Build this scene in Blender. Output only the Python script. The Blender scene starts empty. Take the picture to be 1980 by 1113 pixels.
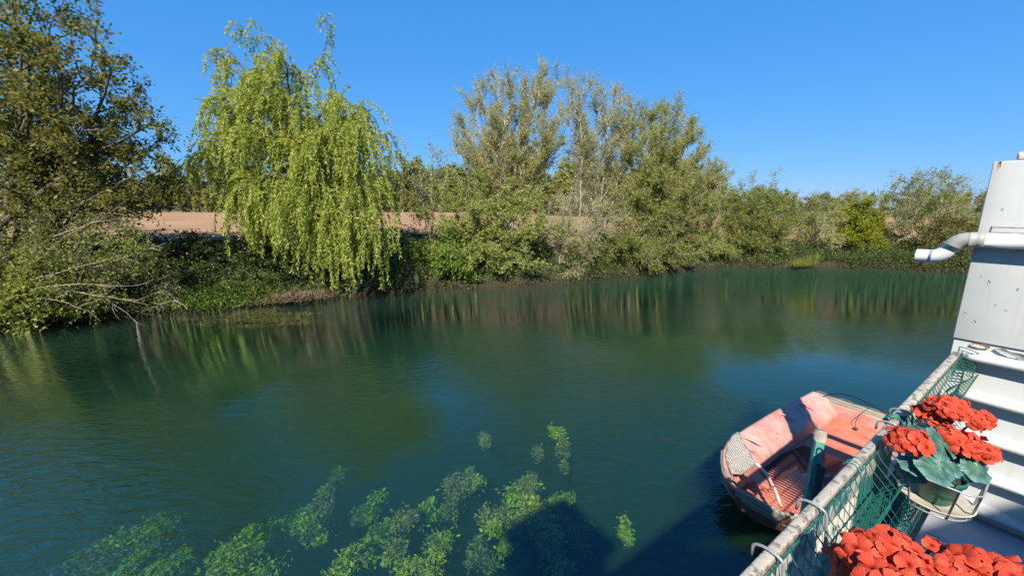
import bpy, math, random
import numpy as np
from mathutils import Vector

scene = bpy.context.scene
R = math.radians
# ------------------------------------------------------------------ camera, sky, sun, exposure
CAM_H = 2.75
FPX = 762.0
PITCH = math.atan(156 / 762.0)
cam_d = bpy.data.cameras.new('camera')
cam_d.sensor_width = 36.0
cam_d.lens = 36.0 * FPX / 1980.0
cam_d.clip_start = 0.05
cam_d.clip_end = 3000.0
cam = bpy.data.objects.new('camera', cam_d)
scene.collection.objects.link(cam)
cam.location = (0, 0, CAM_H)
cam.rotation_euler = (math.pi / 2 - PITCH, 0, 0)
scene.camera = cam

SUN_AZ, SUN_EL = 14.0, 44.0            # shadows fall SUN_AZ degrees to the right of straight ahead
sun_vec = Vector((-math.sin(R(SUN_AZ)) * math.cos(R(SUN_EL)), -math.cos(R(SUN_AZ)) * math.cos(R(SUN_EL)), math.sin(R(SUN_EL))))
world = bpy.data.worlds.new('World')
scene.world = world
world.use_nodes = True
wn, wl = world.node_tree.nodes, world.node_tree.links
wn.clear()
sky = wn.new('ShaderNodeTexSky')
sky.sky_type = 'NISHITA'
sky.sun_disc = False
sky.sun_elevation = R(SUN_EL)
sky.sun_rotation = math.atan2(sun_vec.x, sun_vec.y)
sky.altitude = 0
sky.air_density = 1.0
sky.dust_density = 0.0
sky.ozone_density = 3.0
sepc = wn.new('ShaderNodeSeparateColor'); comc = wn.new('ShaderNodeCombineColor')
wl.new(sky.outputs['Color'], sepc.inputs['Color'])
for ch, gain, gam in (('Red', 0.0545, 0.874), ('Green', 0.222, 0.463), ('Blue', 0.59, 0.264)):   # camera-like colour response of the whole sky
    pw = wn.new('ShaderNodeMath'); pw.operation = 'POWER'; pw.inputs[1].default_value = gam
    ml = wn.new('ShaderNodeMath'); ml.operation = 'MULTIPLY'; ml.inputs[1].default_value = gain / 0.3446
    wl.new(sepc.outputs[ch], pw.inputs[0]); wl.new(pw.outputs[0], ml.inputs[0]); wl.new(ml.outputs[0], comc.inputs[ch])
bg = wn.new('ShaderNodeBackground')
bg.inputs['Strength'].default_value = 0.15
wo = wn.new('ShaderNodeOutputWorld')
wl.new(comc.outputs['Color'], bg.inputs['Color'])
wl.new(bg.outputs['Background'], wo.inputs['Surface'])

sun_d = bpy.data.lights.new('sun', 'SUN')
sun_d.energy = 4.3
sun_d.angle = R(0.53)
sun_d.color = (1.0, 0.93, 0.82)
sun_o = bpy.data.objects.new('sun', sun_d)
scene.collection.objects.link(sun_o)
sun_o.rotation_euler = sun_vec.to_track_quat('Z', 'Y').to_euler()
sun_o.location = sun_vec * 60

vs = scene.view_settings
vs.view_transform = 'Standard'
vs.look = 'None'
vs.exposure = 1.2
vs.gamma = 1.0
vs.use_curve_mapping = False
scene.cycles.max_bounces = 8
scene.cycles.diffuse_bounces = 3
scene.cycles.glossy_bounces = 4
scene.cycles.transmission_bounces = 6
scene.cycles.transparent_max_bounces = 12
scene.cycles.volume_bounces = 1
scene.cycles.caustics_reflective = False
scene.cycles.caustics_refractive = False
scene.cycles.sample_clamp_indirect = 4.0
scene.render.film_transparent = False

# ------------------------------------------------------------------ geometry helpers
CP, SP = math.cos(PITCH), math.sin(PITCH)
def ray(px, py):
    x = (px - 990) / FPX; y = (556.5 - py) / FPX
    return np.array((x, CP + SP * y, CP * y - SP))
CAMP = np.array((0, 0, CAM_H))
def onz(px, py, z):
    r = ray(px, py); return CAMP + r * ((z - CAM_H) / r[2])
def onY(px, py, Y):
    r = ray(px, py); return CAMP + r * (Y / r[1])
def ont(px, py, t):
    return CAMP + ray(px, py) * t
# terrace frame: u along the railing, v inwards, z up
TH = R(34.6)
RD = 0.87
TO = np.array((0.659 * RD, 0.908 * RD))
TU = np.array((math.cos(TH), math.sin(TH)))
TV = np.array((TU[1], -TU[0]))
def T(p):
    p = np.asarray(p, float)
    out = np.empty_like(p)
    out[..., 0] = TO[0] + p[..., 0] * TU[0] + p[..., 1] * TV[0]
    out[..., 1] = TO[1] + p[..., 0] * TU[1] + p[..., 1] * TV[1]
    out[..., 2] = p[..., 2]
    return out
def L(w):
    a = np.asarray(w)[:2] - TO
    return np.array((a @ TU, a @ TV, w[2]))
def onv(px, py, v):
    r = ray(px, py); c = L(CAMP); t = (v - c[1]) / (r[:2] @ TV); return L(CAMP + r * t)
def onu(px, py, u):
    r = ray(px, py); c = L(CAMP); t = (u - c[0]) / (r[:2] @ TU); return L(CAMP + r * t)
def nrm(a):
    return a / np.maximum(np.linalg.norm(a, axis=-1, keepdims=True), 1e-9)

class MB:
    """collects vertices and quads / triangles of one mesh object"""
    def __init__(s):
        s.V = []; s.F4 = []; s.F3 = []; s.n = 0
    def add(s, V, F4=None, F3=None):
        V = np.asarray(V, float).reshape(-1, 3)
        s.V.append(V)
        if F4 is not None and len(F4): s.F4.append(np.asarray(F4, int).reshape(-1, 4) + s.n)
        if F3 is not None and len(F3): s.F3.append(np.asarray(F3, int).reshape(-1, 3) + s.n)
        s.n += len(V)
        return s
    def box(s, lo, hi):
        x0, y0, z0 = lo; x1, y1, z1 = hi
        V = [(x0, y0, z0), (x1, y0, z0), (x1, y1, z0), (x0, y1, z0), (x0, y0, z1), (x1, y0, z1), (x1, y1, z1), (x0, y1, z1)]
        F = [(3, 2, 1, 0), (4, 5, 6, 7), (0, 1, 5, 4), (1, 2, 6, 5), (2, 3, 7, 6), (3, 0, 4, 7)]
        return s.add(V, F)
    def tubes(s, P, rad, sides=6, cap=False):
        P = np.asarray(P, float); N, m, _ = P.shape
        rad = np.broadcast_to(np.asarray(rad, float), (N, m))
        t = nrm(np.gradient(P, axis=1))
        ov = nrm(P[:, -1] - P[:, 0] + 1e-6)
        ref = np.where(np.abs(ov[:, 2:3]) > 0.7, np.array([[1.0, 0.13, 0]]), np.array([[0, 0.1, 1.0]]))
        n1 = nrm(np.cross(t, ref[:, None, :])); n2 = np.cross(t, n1)
        a = np.arange(sides) * 2 * math.pi / sides
        V = P[:, :, None, :] + rad[:, :, None, None] * (n1[:, :, None, :] * np.cos(a)[None, None, :, None] + n2[:, :, None, :] * np.sin(a)[None, None, :, None])
        idx = np.arange(N * m * sides).reshape(N, m, sides)
        r = np.roll(idx, -1, axis=2)
        F = np.stack([idx[:, :-1], r[:, :-1], r[:, 1:], idx[:, 1:]], -1).reshape(-1, 4)
        F3 = []
        if cap:
            for i in range(N):
                for k in (0, m - 1):
                    for j in range(1, sides - 1): F3.append((idx[i, k, 0], idx[i, k, j], idx[i, k, j + 1]))
        return s.add(V, F, F3 if F3 else None)
    def tube(s, pts, r, sides=8, cap=True):
        P = np.asarray(pts, float)[None]
        return s.tubes(P, np.asarray(r, float) if np.ndim(r) else r, sides, cap)
    def grid(s, G):
        G = np.asarray(G, float); n, m, _ = G.shape
        idx = np.arange(n * m).reshape(n, m)
        F = np.stack([idx[:-1, :-1], idx[1:, :-1], idx[1:, 1:], idx[:-1, 1:]], -1).reshape(-1, 4)
        return s.add(G, F)
    def lathe(s, prof, c=(0, 0, 0), seg=32, sy=1.0):
        prof = np.asarray(prof, float); a = np.arange(seg + 1) * 2 * math.pi / seg
        G = np.stack([c[0] + prof[:, None, 0] * np.cos(a), c[1] + sy * prof[:, None, 0] * np.sin(a), c[2] + prof[:, None, 1] * np.ones_like(a)], -1)
        return s.grid(G)
    def poly(s, pts, thick):
        """flat outline (list of xyz, roughly horizontal) extruded down by thick"""
        P = np.asarray(pts, float); n = len(P)
        c = P.mean(0)
        V = np.vstack([P, P - (0, 0, thick), [c], [c - (0, 0, thick)]])
        F3 = []; F4 = []
        for i in range(n):
            j = (i + 1) % n
            F3 += [(2 * n, i, j), (2 * n + 1, n + j, n + i)]
            F4.append((i, n + i, n + j, j))
        return s.add(V, F4, F3)
    def leaves(s, P, D, ln, wr, rng, fold=0.15):
        N = len(P)
        D = nrm(D); side = nrm(np.cross(D, rng.normal(size=(N, 3)))); up = np.cross(side, D)
        ln = np.broadcast_to(np.asarray(ln, float), (N,))[:, None]
        w = ln * wr * 0.5
        mid = P + D * ln * 0.48
        V = np.stack([P, mid + side * w + up * ln * fold, P + D * ln, mid - side * w + up * ln * fold], 1)
        F = np.arange(N * 4).reshape(N, 4)
        return s.add(V, F)
    def mesh(s, name, off=None, xf=None):
        V = np.vstack(s.V)
        if xf is not None: V = xf(V)
        if off is not None: V = V - np.asarray(off)
        me = bpy.data.meshes.new(name)
        me.vertices.add(len(V)); me.vertices.foreach_set('co', V.astype(np.float32).ravel())
        f4 = np.vstack(s.F4) if s.F4 else np.zeros((0, 4), int)
        f3 = np.vstack(s.F3) if s.F3 else np.zeros((0, 3), int)
        loops = np.concatenate([f4.ravel(), f3.ravel()])
        me.loops.add(len(loops)); me.loops.foreach_set('vertex_index', loops.astype(np.int32))
        tot = np.concatenate([np.full(len(f4), 4), np.full(len(f3), 3)])
        st = np.concatenate([[0], np.cumsum(tot)[:-1]])
        me.polygons.add(len(tot)); me.polygons.foreach_set('loop_start', st.astype(np.int32))
        me.update(calc_edges=True)
        return me

ORI = {}
def link(name, data, parent=None, loc=None):
    o = bpy.data.objects.new(name, data)
    scene.collection.objects.link(o)
    if parent is not None:
        o.parent = parent; ORI[o.name] = ORI[parent.name]
    else:
        ORI[o.name] = np.zeros(3) if loc is None else np.asarray(loc, float)
    if loc is not None: o.location = loc
    return o
def build(name, mb, mat, parent=None, xf=None, smooth=False, bev=0.0, loc=None):
    """one mesh object; geometry given in world space (after xf)"""
    off = ORI[parent.name] if parent is not None else (np.asarray(loc, float) if loc is not None else None)
    me = mb.mesh(name, off, xf)
    me.materials.append(mat)
    if smooth: me.polygons.foreach_set('use_smooth', np.ones(len(me.polygons), bool))
    o = link(name, me, parent, loc if parent is None else None)
    if bev:
        b = o.modifiers.new('bevel', 'BEVEL'); b.width = bev; b.segments = 2; b.limit_method = 'ANGLE'
    return o
def tag(o, label=None, cat=None, group=None, kind=None):
    if label: o['label'] = label
    if cat: o['category'] = cat
    if group: o['group'] = group
    if kind: o['kind'] = kind
    return o
def thing(name, loc, label, cat, group=None):
    o = link(name, None, None, loc); o.empty_display_size = 0.1
    return tag(o, label, cat, group)

# ------------------------------------------------------------------ materials
def newmat(name):
    m = bpy.data.materials.new(name); m.use_nodes = True
    nt = m.node_tree; b = nt.nodes['Principled BSDF']
    return m, nt, b
def ramp(nt, stops, fac=None, interp='LINEAR'):
    n = nt.nodes.new('ShaderNodeValToRGB'); cr = n.color_ramp; cr.interpolation = interp
    while len(cr.elements) < len(stops): cr.elements.new(0.5)
    for e, (p, c) in zip(cr.elements, stops):
        e.position = p; e.color = (*c, 1) if len(c) == 3 else c
    if fac is not None: nt.links.new(fac, n.inputs['Fac'])
    return n
def noise(nt, scale, detail=4, rough=0.55, vec=None, mapscale=None, dist=0.0):
    n = nt.nodes.new('ShaderNodeTexNoise')
    n.inputs['Scale'].default_value = scale; n.inputs['Detail'].default_value = detail
    n.inputs['Roughness'].default_value = rough; n.inputs['Distortion'].default_value = dist
    if vec is None:
        g = nt.nodes.new('ShaderNodeNewGeometry'); vec = g.outputs['Position']
    if mapscale:
        mp = nt.nodes.new('ShaderNodeMapping'); mp.inputs['Scale'].default_value = mapscale
        nt.links.new(vec, mp.inputs['Vector']); vec = mp.outputs['Vector']
    nt.links.new(vec, n.inputs['Vector'])
    return n
def bump(nt, h, strength, dist, b, prev=None):
    n = nt.nodes.new('ShaderNodeBump'); n.inputs['Strength'].default_value = strength; n.inputs['Distance'].default_value = dist
    nt.links.new(h, n.inputs['Height'])
    if prev is not None: nt.links.new(prev, n.inputs['Normal'])
    if b is not None: nt.links.new(n.outputs['Normal'], b.inputs['Normal'])
    return n.outputs['Normal']
def pm(name, col, rough=0.6, var=0.2, scale=8.0, bs=0.0, bd=0.004, metallic=0.0, spec=0.4, col2=None, mapscale=None, bscale=None):
    m, nt, b = newmat(name)
    c = np.array(col); c2 = np.array(col2) if col2 is not None else None
    lo = np.clip(c * (1 - var), 0, 1); hi = np.clip(c * (1 + var), 0, 1) if c2 is None else c2
    n = noise(nt, scale, 5, 0.6, mapscale=mapscale)
    r = ramp(nt, [(0.3, tuple(lo)), (0.7, tuple(hi))], n.outputs['Fac'])
    nt.links.new(r.outputs['Color'], b.inputs['Base Color'])
    b.inputs['Roughness'].default_value = rough; b.inputs['Metallic'].default_value = metallic
    b.inputs['Specular IOR Level'].default_value = spec
    if bs:
        n2 = noise(nt, bscale or scale * 4, 4, 0.6, mapscale=mapscale)
        bump(nt, n2.outputs['Fac'], bs, bd, b)
    return m
def leafmat(name, cols, trans=0.35, rough=0.5):
    m, nt, b = newmat(name)
    g = nt.nodes.new('ShaderNodeNewGeometry')
    k = len(cols)
    r = ramp(nt, [(i / (k - 1), c) for i, c in enumerate(cols)], g.outputs['Random Per Island'])
    nt.links.new(r.outputs['Color'], b.inputs['Base Color'])
    b.inputs['Roughness'].default_value = rough; b.inputs['Specular IOR Level'].default_value = 0.3
    tr = nt.nodes.new('ShaderNodeBsdfTranslucent')
    mx = nt.nodes.new('ShaderNodeMixRGB'); mx.blend_type = 'MULTIPLY'; mx.inputs['Fac'].default_value = 1.0
    mx.inputs['Color2'].default_value = (1.25, 1.25, 0.5, 1)
    nt.links.new(r.outputs['Color'], mx.inputs['Color1']); nt.links.new(mx.outputs['Color'], tr.inputs['Color'])
    ms = nt.nodes.new('ShaderNodeMixShader'); ms.inputs['Fac'].default_value = min(0.5, trans + 0.05)
    nt.links.new(b.outputs['BSDF'], ms.inputs[1]); nt.links.new(tr.outputs['BSDF'], ms.inputs[2])
    nt.links.new(ms.outputs['Shader'], nt.nodes['Material Output'].inputs['Surface'])
    return m
def peel(name, top, under, thr=0.55, scale=14.0, rough=0.55, third=None, mapscale=None, soft=0.03):
    """old paint flaking off down to another layer"""
    m, nt, b = newmat(name)
    n = noise(nt, scale, 6, 0.65, mapscale=mapscale, dist=0.4)
    n3 = noise(nt, scale * 0.35, 3, 0.5)
    mask = ramp(nt, [(thr - soft, (0, 0, 0)), (thr + soft, (1, 1, 1))], n.outputs['Fac'])
    dirt = ramp(nt, [(0.35, tuple(np.array(top) * 0.86)), (0.65, top)], n3.outputs['Fac'])
    mx = nt.nodes.new('ShaderNodeMixRGB'); nt.links.new(mask.outputs['Color'], mx.inputs['Fac'])
    nt.links.new(dirt.outputs['Color'], mx.inputs['Color1']); mx.inputs['Color2'].default_value = (*under, 1)
    out = mx.outputs['Color']
    if third is not None:
        n4 = noise(nt, scale * 1.7, 6, 0.7, mapscale=mapscale)
        mk = ramp(nt, [(0.60, (0, 0, 0)), (0.64, (1, 1, 1))], n4.outputs['Fac'])
        m2 = nt.nodes.new('ShaderNodeMixRGB'); nt.links.new(mk.outputs['Color'], m2.inputs['Fac'])
        nt.links.new(out, m2.inputs['Color1']); m2.inputs['Color2'].default_value = (*third, 1); out = m2.outputs['Color']
    nt.links.new(out, b.inputs['Base Color']); b.inputs['Roughness'].default_value = rough
    inv = nt.nodes.new('ShaderNodeInvert'); nt.links.new(mask.outputs['Color'], inv.inputs['Color'])
    p = bump(nt, inv.outputs['Color'], 0.5, 0.002, None)
    n5 = noise(nt, 60, 4, 0.6)
    bump(nt, n5.outputs['Fac'], 0.15, 0.002, b, p)
    return m

M = {}
M['bark'] = pm('bark', (0.10, 0.085, 0.06), 0.9, 0.45, 12, 0.6, 0.02)
M['bark_pale'] = pm('bark_pale', (0.30, 0.27, 0.21), 0.9, 0.35, 12, 0.4, 0.02)
M['bark_dark'] = pm('bark_dark', (0.055, 0.048, 0.036), 0.9, 0.4, 12, 0.5, 0.02)
M['twig_grey'] = pm('twig_grey', (0.33, 0.28, 0.21), 0.9, 0.3, 3)
M['twig_willow'] = pm('twig_willow', (0.22, 0.19, 0.06), 0.8, 0.3, 3)
M['leaf_willow'] = leafmat('leaf_willow', [(0.22, 0.28, 0.04), (0.36, 0.39, 0.06), (0.32, 0.39, 0.09), (0.45, 0.46, 0.12)], 0.4)
M['leaf_olive'] = leafmat('leaf_olive', [(0.09, 0.105, 0.022), (0.15, 0.155, 0.035), (0.22, 0.185, 0.05), (0.13, 0.16, 0.04)], 0.45)
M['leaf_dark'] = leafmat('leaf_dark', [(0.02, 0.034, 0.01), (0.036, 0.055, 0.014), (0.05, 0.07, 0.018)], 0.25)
M['leaf_mid'] = leafmat('leaf_mid', [(0.16, 0.19, 0.04), (0.24, 0.265, 0.06), (0.31, 0.315, 0.09)], 0.45)
M['leaf_bright'] = leafmat('leaf_bright', [(0.11, 0.19, 0.025), (0.18, 0.27, 0.04), (0.25, 0.33, 0.07)], 0.4)
M['leaf_bud'] = leafmat('leaf_bud', [(0.31, 0.30, 0.10), (0.39, 0.37, 0.14), (0.32, 0.37, 0.11), (0.43, 0.37, 0.18)], 0.45)
M['leaf_yellow'] = leafmat('leaf_yellow', [(0.19, 0.21, 0.012), (0.26, 0.27, 0.02), (0.17, 0.20, 0.02)], 0.4)
M['leaf_pale'] = leafmat('leaf_pale', [(0.21, 0.25, 0.055), (0.29, 0.32, 0.08), (0.35, 0.36, 0.12)], 0.45)
M['leaf_far'] = leafmat('leaf_far', [(0.13, 0.145, 0.06), (0.18, 0.18, 0.08), (0.21, 0.22, 0.10)], 0.35)
M['grass'] = leafmat('grass', [(0.08, 0.13, 0.02), (0.13, 0.19, 0.03), (0.17, 0.22, 0.05)], 0.3)
M['dry'] = leafmat('dry', [(0.20, 0.15, 0.09), (0.28, 0.22, 0.14), (0.16, 0.11, 0.06)], 0.2)
M['weed'] = leafmat('weed', [(0.14, 0.17, 0.010), (0.32, 0.37, 0.015), (0.44, 0.47, 0.03), (0.28, 0.25, 0.03)], 0.3)
M['weed_brown'] = leafmat('weed_brown', [(0.17, 0.14, 0.05), (0.28, 0.24, 0.08), (0.20, 0.22, 0.06)], 0.3)

# ------------------------------------------------------------------ setting: ground, field, water
WL = [onz(px, py, 0)[:2] for px, py in [(0, 640), (120, 625), (300, 607), (500, 590), (620, 573), (760, 563), (860, 554), (1000, 553), (1130, 540), (1290, 523), (1400, 514), (1560, 515), (1700, 517), (1880, 527)]]
WL = np.array([np.array((-70.0, -24.0)), np.array((-26.0, 0.5))] + WL + [np.array((30.0, 14.5)), np.array((90.0, -2.0))])
def sdist(x, y):
    """signed distance to the far water line (positive on the land)"""
    best = np.full(x.shape, 1e9); sg = np.ones(x.shape)
    for a, b in zip(WL[:-1], WL[1:]):
        d = b - a; l2 = d @ d
        t = np.clip(((x - a[0]) * d[0] + (y - a[1]) * d[1]) / l2, 0, 1)
        qx, qy = x - a[0] - t * d[0], y - a[1] - t * d[1]
        dd = np.hypot(qx, qy); s = np.sign(d[0] * (y - a[1]) - d[1] * (x - a[0]))
        m = dd < best - 1e-9
        best = np.where(m, dd, best); sg = np.where(m, s, sg)
    return best * sg
def hb(x):
    return np.interp(x, [-12, -3, 1, 6, 12, 22], [1.62, 1.58, 1.45, 1.05, 0.72, 0.66])
def vnoise(x, y, s, seed=0):
    """cheap smooth value noise"""
    def h(i, j):
        v = np.sin(i * 127.1 + j * 311.7 + seed * 17.3) * 43758.5453
        return v - np.floor(v)
    x = x * s; y = y * s
    i, j = np.floor(x), np.floor(y); fx, fy = x - i, y - j
    fx = fx * fx * (3 - 2 * fx); fy = fy * fy * (3 - 2 * fy)
    return (h(i, j) * (1 - fx) + h(i + 1, j) * fx) * (1 - fy) + (h(i, j + 1) * (1 - fx) + h(i + 1, j + 1) * fx) * fy
SHOAL = onz(505, 612, 0)[:2]
def gz(x, y):
    x = np.asarray(x, float); y = np.asarray(y, float)
    o = sdist(x, y); H = hb(x)
    land = np.interp(o, [0, 0.25, 1.1, 2.3, 3.2], [0, 0.24, 0.62, 0.96, 1.0]) * H
    bed = np.interp(-o, [0, 0.5, 1.6, 4.5], [0.0, -0.35, -1.0, -1.7])
    sh = np.exp(-(((x - SHOAL[0]) / 1.5) ** 2 + ((y - SHOAL[1]) / 0.75) ** 2))
    bed = bed * (1 - 0.93 * sh) - 0.05 * sh
    z = np.where(o > 0, land, bed)
    nz = (vnoise(x, y, 1.3, 1) - 0.5) * 0.22 + (vnoise(x, y, 3.5, 2) - 0.5) * 0.09
    z = z + nz * np.clip(np.abs(o) * 1.5, 0, 1) * np.where(o > 3, 0.35, 1.0) * np.where(np.hypot(x, y) > 60, 0, 1)
    u = (x - TO[0]) * TU[0] + (y - TO[1]) * TU[1]; v = (x - TO[0]) * TV[0] + (y - TO[1]) * TV[1]
    near = np.clip((v - 3.0) / 3.0, 0, 1)
    z = np.where(o < -6, z * (1 - near) + 0.84 * near, z)
    return z
def axis(lo, hi, step, far):
    a = list(np.arange(lo, hi + 1e-6, step)); s = step
    l = lo; left = []
    while l > -far: s *= 1.35; l -= s; left.append(l)
    s = step; h = hi; right = []
    while h < far: s *= 1.35; h += s; right.append(h)
    return np.array(left[::-1] + a + right)
gx, gy = axis(-24, 32, 0.22, 900), axis(5, 26, 0.22, 900)
GX, GY = np.meshgrid(gx, gy, indexing='ij')
GZ = gz(GX, GY)
m, nt, b = newmat('ground')
g = nt.nodes.new('ShaderNodeNewGeometry'); sep = nt.nodes.new('ShaderNodeSeparateXYZ'); nt.links.new(g.outputs['Position'], sep.inputs['Vector'])
n1 = noise(nt, 2.5, 6, 0.65)
n2 = noise(nt, 14, 5, 0.7)
grassr = ramp(nt, [(0.3, (0.022, 0.034, 0.010)), (0.55, (0.045, 0.06, 0.018)), (0.75, (0.055, 0.065, 0.025))], n1.outputs['Fac'])
mudr = ramp(nt, [(0.3, (0.018, 0.015, 0.009)), (0.7, (0.05, 0.038, 0.022))], n2.outputs['Fac'])
mz = nt.nodes.new('ShaderNodeMapRange'); mz.inputs['From Min'].default_value = 0.05; mz.inputs['From Max'].default_value = 0.4
nt.links.new(sep.outputs['Z'], mz.inputs['Value'])
mx = nt.nodes.new('ShaderNodeMixRGB'); nt.links.new(mz.outputs['Result'], mx.inputs['Fac'])
nt.links.new(mudr.outputs['Color'], mx.inputs['Color1']); nt.links.new(grassr.outputs['Color'], mx.inputs['Color2'])
nt.links.new(mx.outputs['Color'], b.inputs['Base Color']); b.inputs['Roughness'].default_value = 0.95; b.inputs['Specular IOR Level'].default_value = 0.2
bump(nt, n2.outputs['Fac'], 0.8, 0.05, b)
M['ground'] = m
ground = build('ground', MB().grid(np.stack([GX, GY, GZ], -1)), M['ground'], smooth=True)
tag(ground, 'earth and dark grass of river bank and bed', None, None, 'structure')

# ploughed field behind the bank
m, nt, b = newmat('ploughed_earth')
n1 = noise(nt, 0.25, 4, 0.5); n2 = noise(nt, 9, 6, 0.7); n3 = noise(nt, 3.0, 6, 0.75, mapscale=(1.0, 0.35, 1))
r1 = ramp(nt, [(0.25, (0.235, 0.142, 0.078)), (0.5, (0.31, 0.195, 0.110)), (0.75, (0.38, 0.25, 0.15))], n2.outputs['Fac'])
r2 = ramp(nt, [(0.35, (0.82, 0.80, 0.78)), (0.65, (1.08, 1.05, 1.0))], n1.outputs['Fac'])
mx = nt.nodes.new('ShaderNodeMixRGB'); mx.blend_type = 'MULTIPLY'; mx.inputs['Fac'].default_value = 1
nt.links.new(r1.outputs['Color'], mx.inputs['Color1']); nt.links.new(r2.outputs['Color'], mx.inputs['Color2'])
nt.links.new(mx.outputs['Color'], b.inputs['Base Color']); b.inputs['Roughness'].default_value = 1.0; b.inputs['Specular IOR Level'].default_value = 0.1
p = bump(nt, n3.outputs['Fac'], 0.7, 0.12, None); bump(nt, n2.outputs['Fac'], 0.8, 0.05, b, p)
M['field'] = m
fx, fy = axis(-20, 30, 0.45, 260), np.concatenate([np.arange(8, 40, 0.45), np.linspace(40.5, 104, 90)])
FX, FY = np.meshgrid(fx, fy, indexing='ij')
FO = sdist(FX, FY)
FZ = gz(FX, FY) + 0.05 + 0.05 * (vnoise(FX, FY, 2.2, 5) - 0.5) + np.where(FO > 4, 0.02, 0)
mbf = MB(); idx = np.arange(FX.size).reshape(FX.shape)
F = np.stack([idx[:-1, :-1], idx[1:, :-1], idx[1:, 1:], idx[:-1, 1:]], -1)
off = FO + (vnoise(FX, FY, 0.8, 9) - 0.5) * 0.5
ok = (off[:-1, :-1] > 3.3) & (off[1:, 1:] > 3.3) & (off[:-1, 1:] > 3.3) & (off[1:, :-1] > 3.3)
mbf.add(np.stack([FX, FY, FZ], -1), F[ok])
field = build('ploughed_field', mbf, M['field'], smooth=True)
tag(field, 'bare reddish brown ploughed field behind the bank', None, None, 'structure')

# water: a closed body with turbid green depth
m, nt, b = newmat('water')
nt.nodes.remove(b)
out = nt.nodes['Material Output']
fr = nt.nodes.new('ShaderNodeFresnel'); fr.inputs['IOR'].default_value = 1.58
gl = nt.nodes.new('ShaderNodeBsdfGlossy'); gl.inputs['Roughness'].default_value = 0.02
gl.inputs['Color'].default_value = (0.95, 0.97, 1.0, 1)
tr = nt.nodes.new('ShaderNodeBsdfTransparent')
ms = nt.nodes.new('ShaderNodeMixShader')
na = noise(nt, 8.0, 4, 0.6, mapscale=(0.6, 1.3, 1), dist=0.4)
nb = noise(nt, 1.6, 3, 0.5, mapscale=(0.8, 1.2, 1))
nc = noise(nt, 0.22, 2, 0.5)
gust = ramp(nt, [(0.42, (0.2, 0.2, 0.2)), (0.60, (1.5, 1.5, 1.5))], nc.outputs['Fac'])
mul = nt.nodes.new('ShaderNodeMath'); mul.operation = 'MULTIPLY'; nt.links.new(na.outputs['Fac'], mul.inputs[0]); nt.links.new(gust.outputs['Color'], mul.inputs[1])
p = bump(nt, nb.outputs['Fac'], 1.0, 0.007, None)
p = bump(nt, mul.outputs['Value'], 1.0, 0.024, None, p)
nt.links.new(p, gl.inputs['Normal']); nt.links.new(p, fr.inputs['Normal'])
gbk = nt.nodes.new('ShaderNodeNewGeometry')
bk = nt.nodes.new('ShaderNodeMix'); bk.data_type = 'FLOAT'       # from below the surface lets the light through
nt.links.new(gbk.outputs['Backfacing'], bk.inputs['Factor']); nt.links.new(fr.outputs['Fac'], bk.inputs['A']); bk.inputs['B'].default_value = 0.04
nt.links.new(bk.outputs['Result'], ms.inputs['Fac']); nt.links.new(tr.outputs['BSDF'], ms.inputs[1]); nt.links.new(gl.outputs['BSDF'], ms.inputs[2])
nt.links.new(ms.outputs['Shader'], out.inputs['Surface'])
vsn = nt.nodes.new('ShaderNodeVolumeScatter'); vsn.inputs['Color'].default_value = (0.0145, 0.031, 0.020, 1); vsn.inputs['Density'].default_value = 1.75
vab = nt.nodes.new('ShaderNodeVolumeAbsorption'); vab.inputs['Color'].default_value = (0.20, 0.60, 0.48, 1); vab.inputs['Density'].default_value = 1.05
vadd = nt.nodes.new('ShaderNodeAddShader'); nt.links.new(vsn.outputs['Volume'], vadd.inputs[0]); nt.links.new(vab.outputs['Volume'], vadd.inputs[1])
nt.links.new(vadd.outputs['Shader'], out.inputs['Volume'])
M['water'] = m
water = build('water', MB().box((-66, -14, -2.4), (84, 24, 0.0)), M['water'])
tag(water, 'turbid green river water with light ripples', None, None, 'structure')
# ------------------------------------------------------------------ terrace, wall, railing
M['rail_paint'] = peel('rail_paint', (0.40, 0.355, 0.28), (0.15, 0.13, 0.10), 0.54, 38, 0.6, (0.10, 0.20, 0.18))
M['rail_side'] = peel('rail_side', (0.55, 0.49, 0.39), (0.06, 0.18, 0.165), 0.52, 11, 0.55, (0.28, 0.25, 0.2))
M['slat_cream'] = peel('slat_cream', (0.50, 0.45, 0.36), (0.08, 0.20, 0.17), 0.62, 8, 0.6)
M['slat_green'] = pm('slat_green', (0.014, 0.11, 0.085), 0.5, 0.3, 10)
M['wire_green'] = pm('wire_green', (0.010, 0.09, 0.07), 0.4, 0.25, 30, spec=0.5)
M['wire_grey'] = pm('wire_grey', (0.25, 0.26, 0.27), 0.4, 0.25, 40, metallic=0.3)
M['black'] = pm('black_plastic', (0.012, 0.013, 0.014), 0.5, 0.3, 20)
M['pole_green'] = peel('pole_green', (0.07, 0.24, 0.20), (0.32, 0.30, 0.22), 0.62, 20, 0.5, (0.04, 0.12, 0.10), mapscale=(1, 1, 0.25))
M['pipe_white'] = pm('pipe_white', (0.58, 0.58, 0.57), 0.32, 0.04, 6, spec=0.5)
M['pipe_grey'] = pm('pipe_grey', (0.27, 0.27, 0.24), 0.45, 0.12, 10)
M['tile'] = pm('tile', (0.34, 0.34, 0.35), 0.55, 0.10, 6, 0.1, 0.002)
M['grout'] = pm('grout', (0.16, 0.16, 0.16), 0.9, 0.2, 30)
M['concrete'] = pm('concrete', (0.27, 0.26, 0.23), 0.9, 0.3, 3, 0.4, 0.01)
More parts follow.
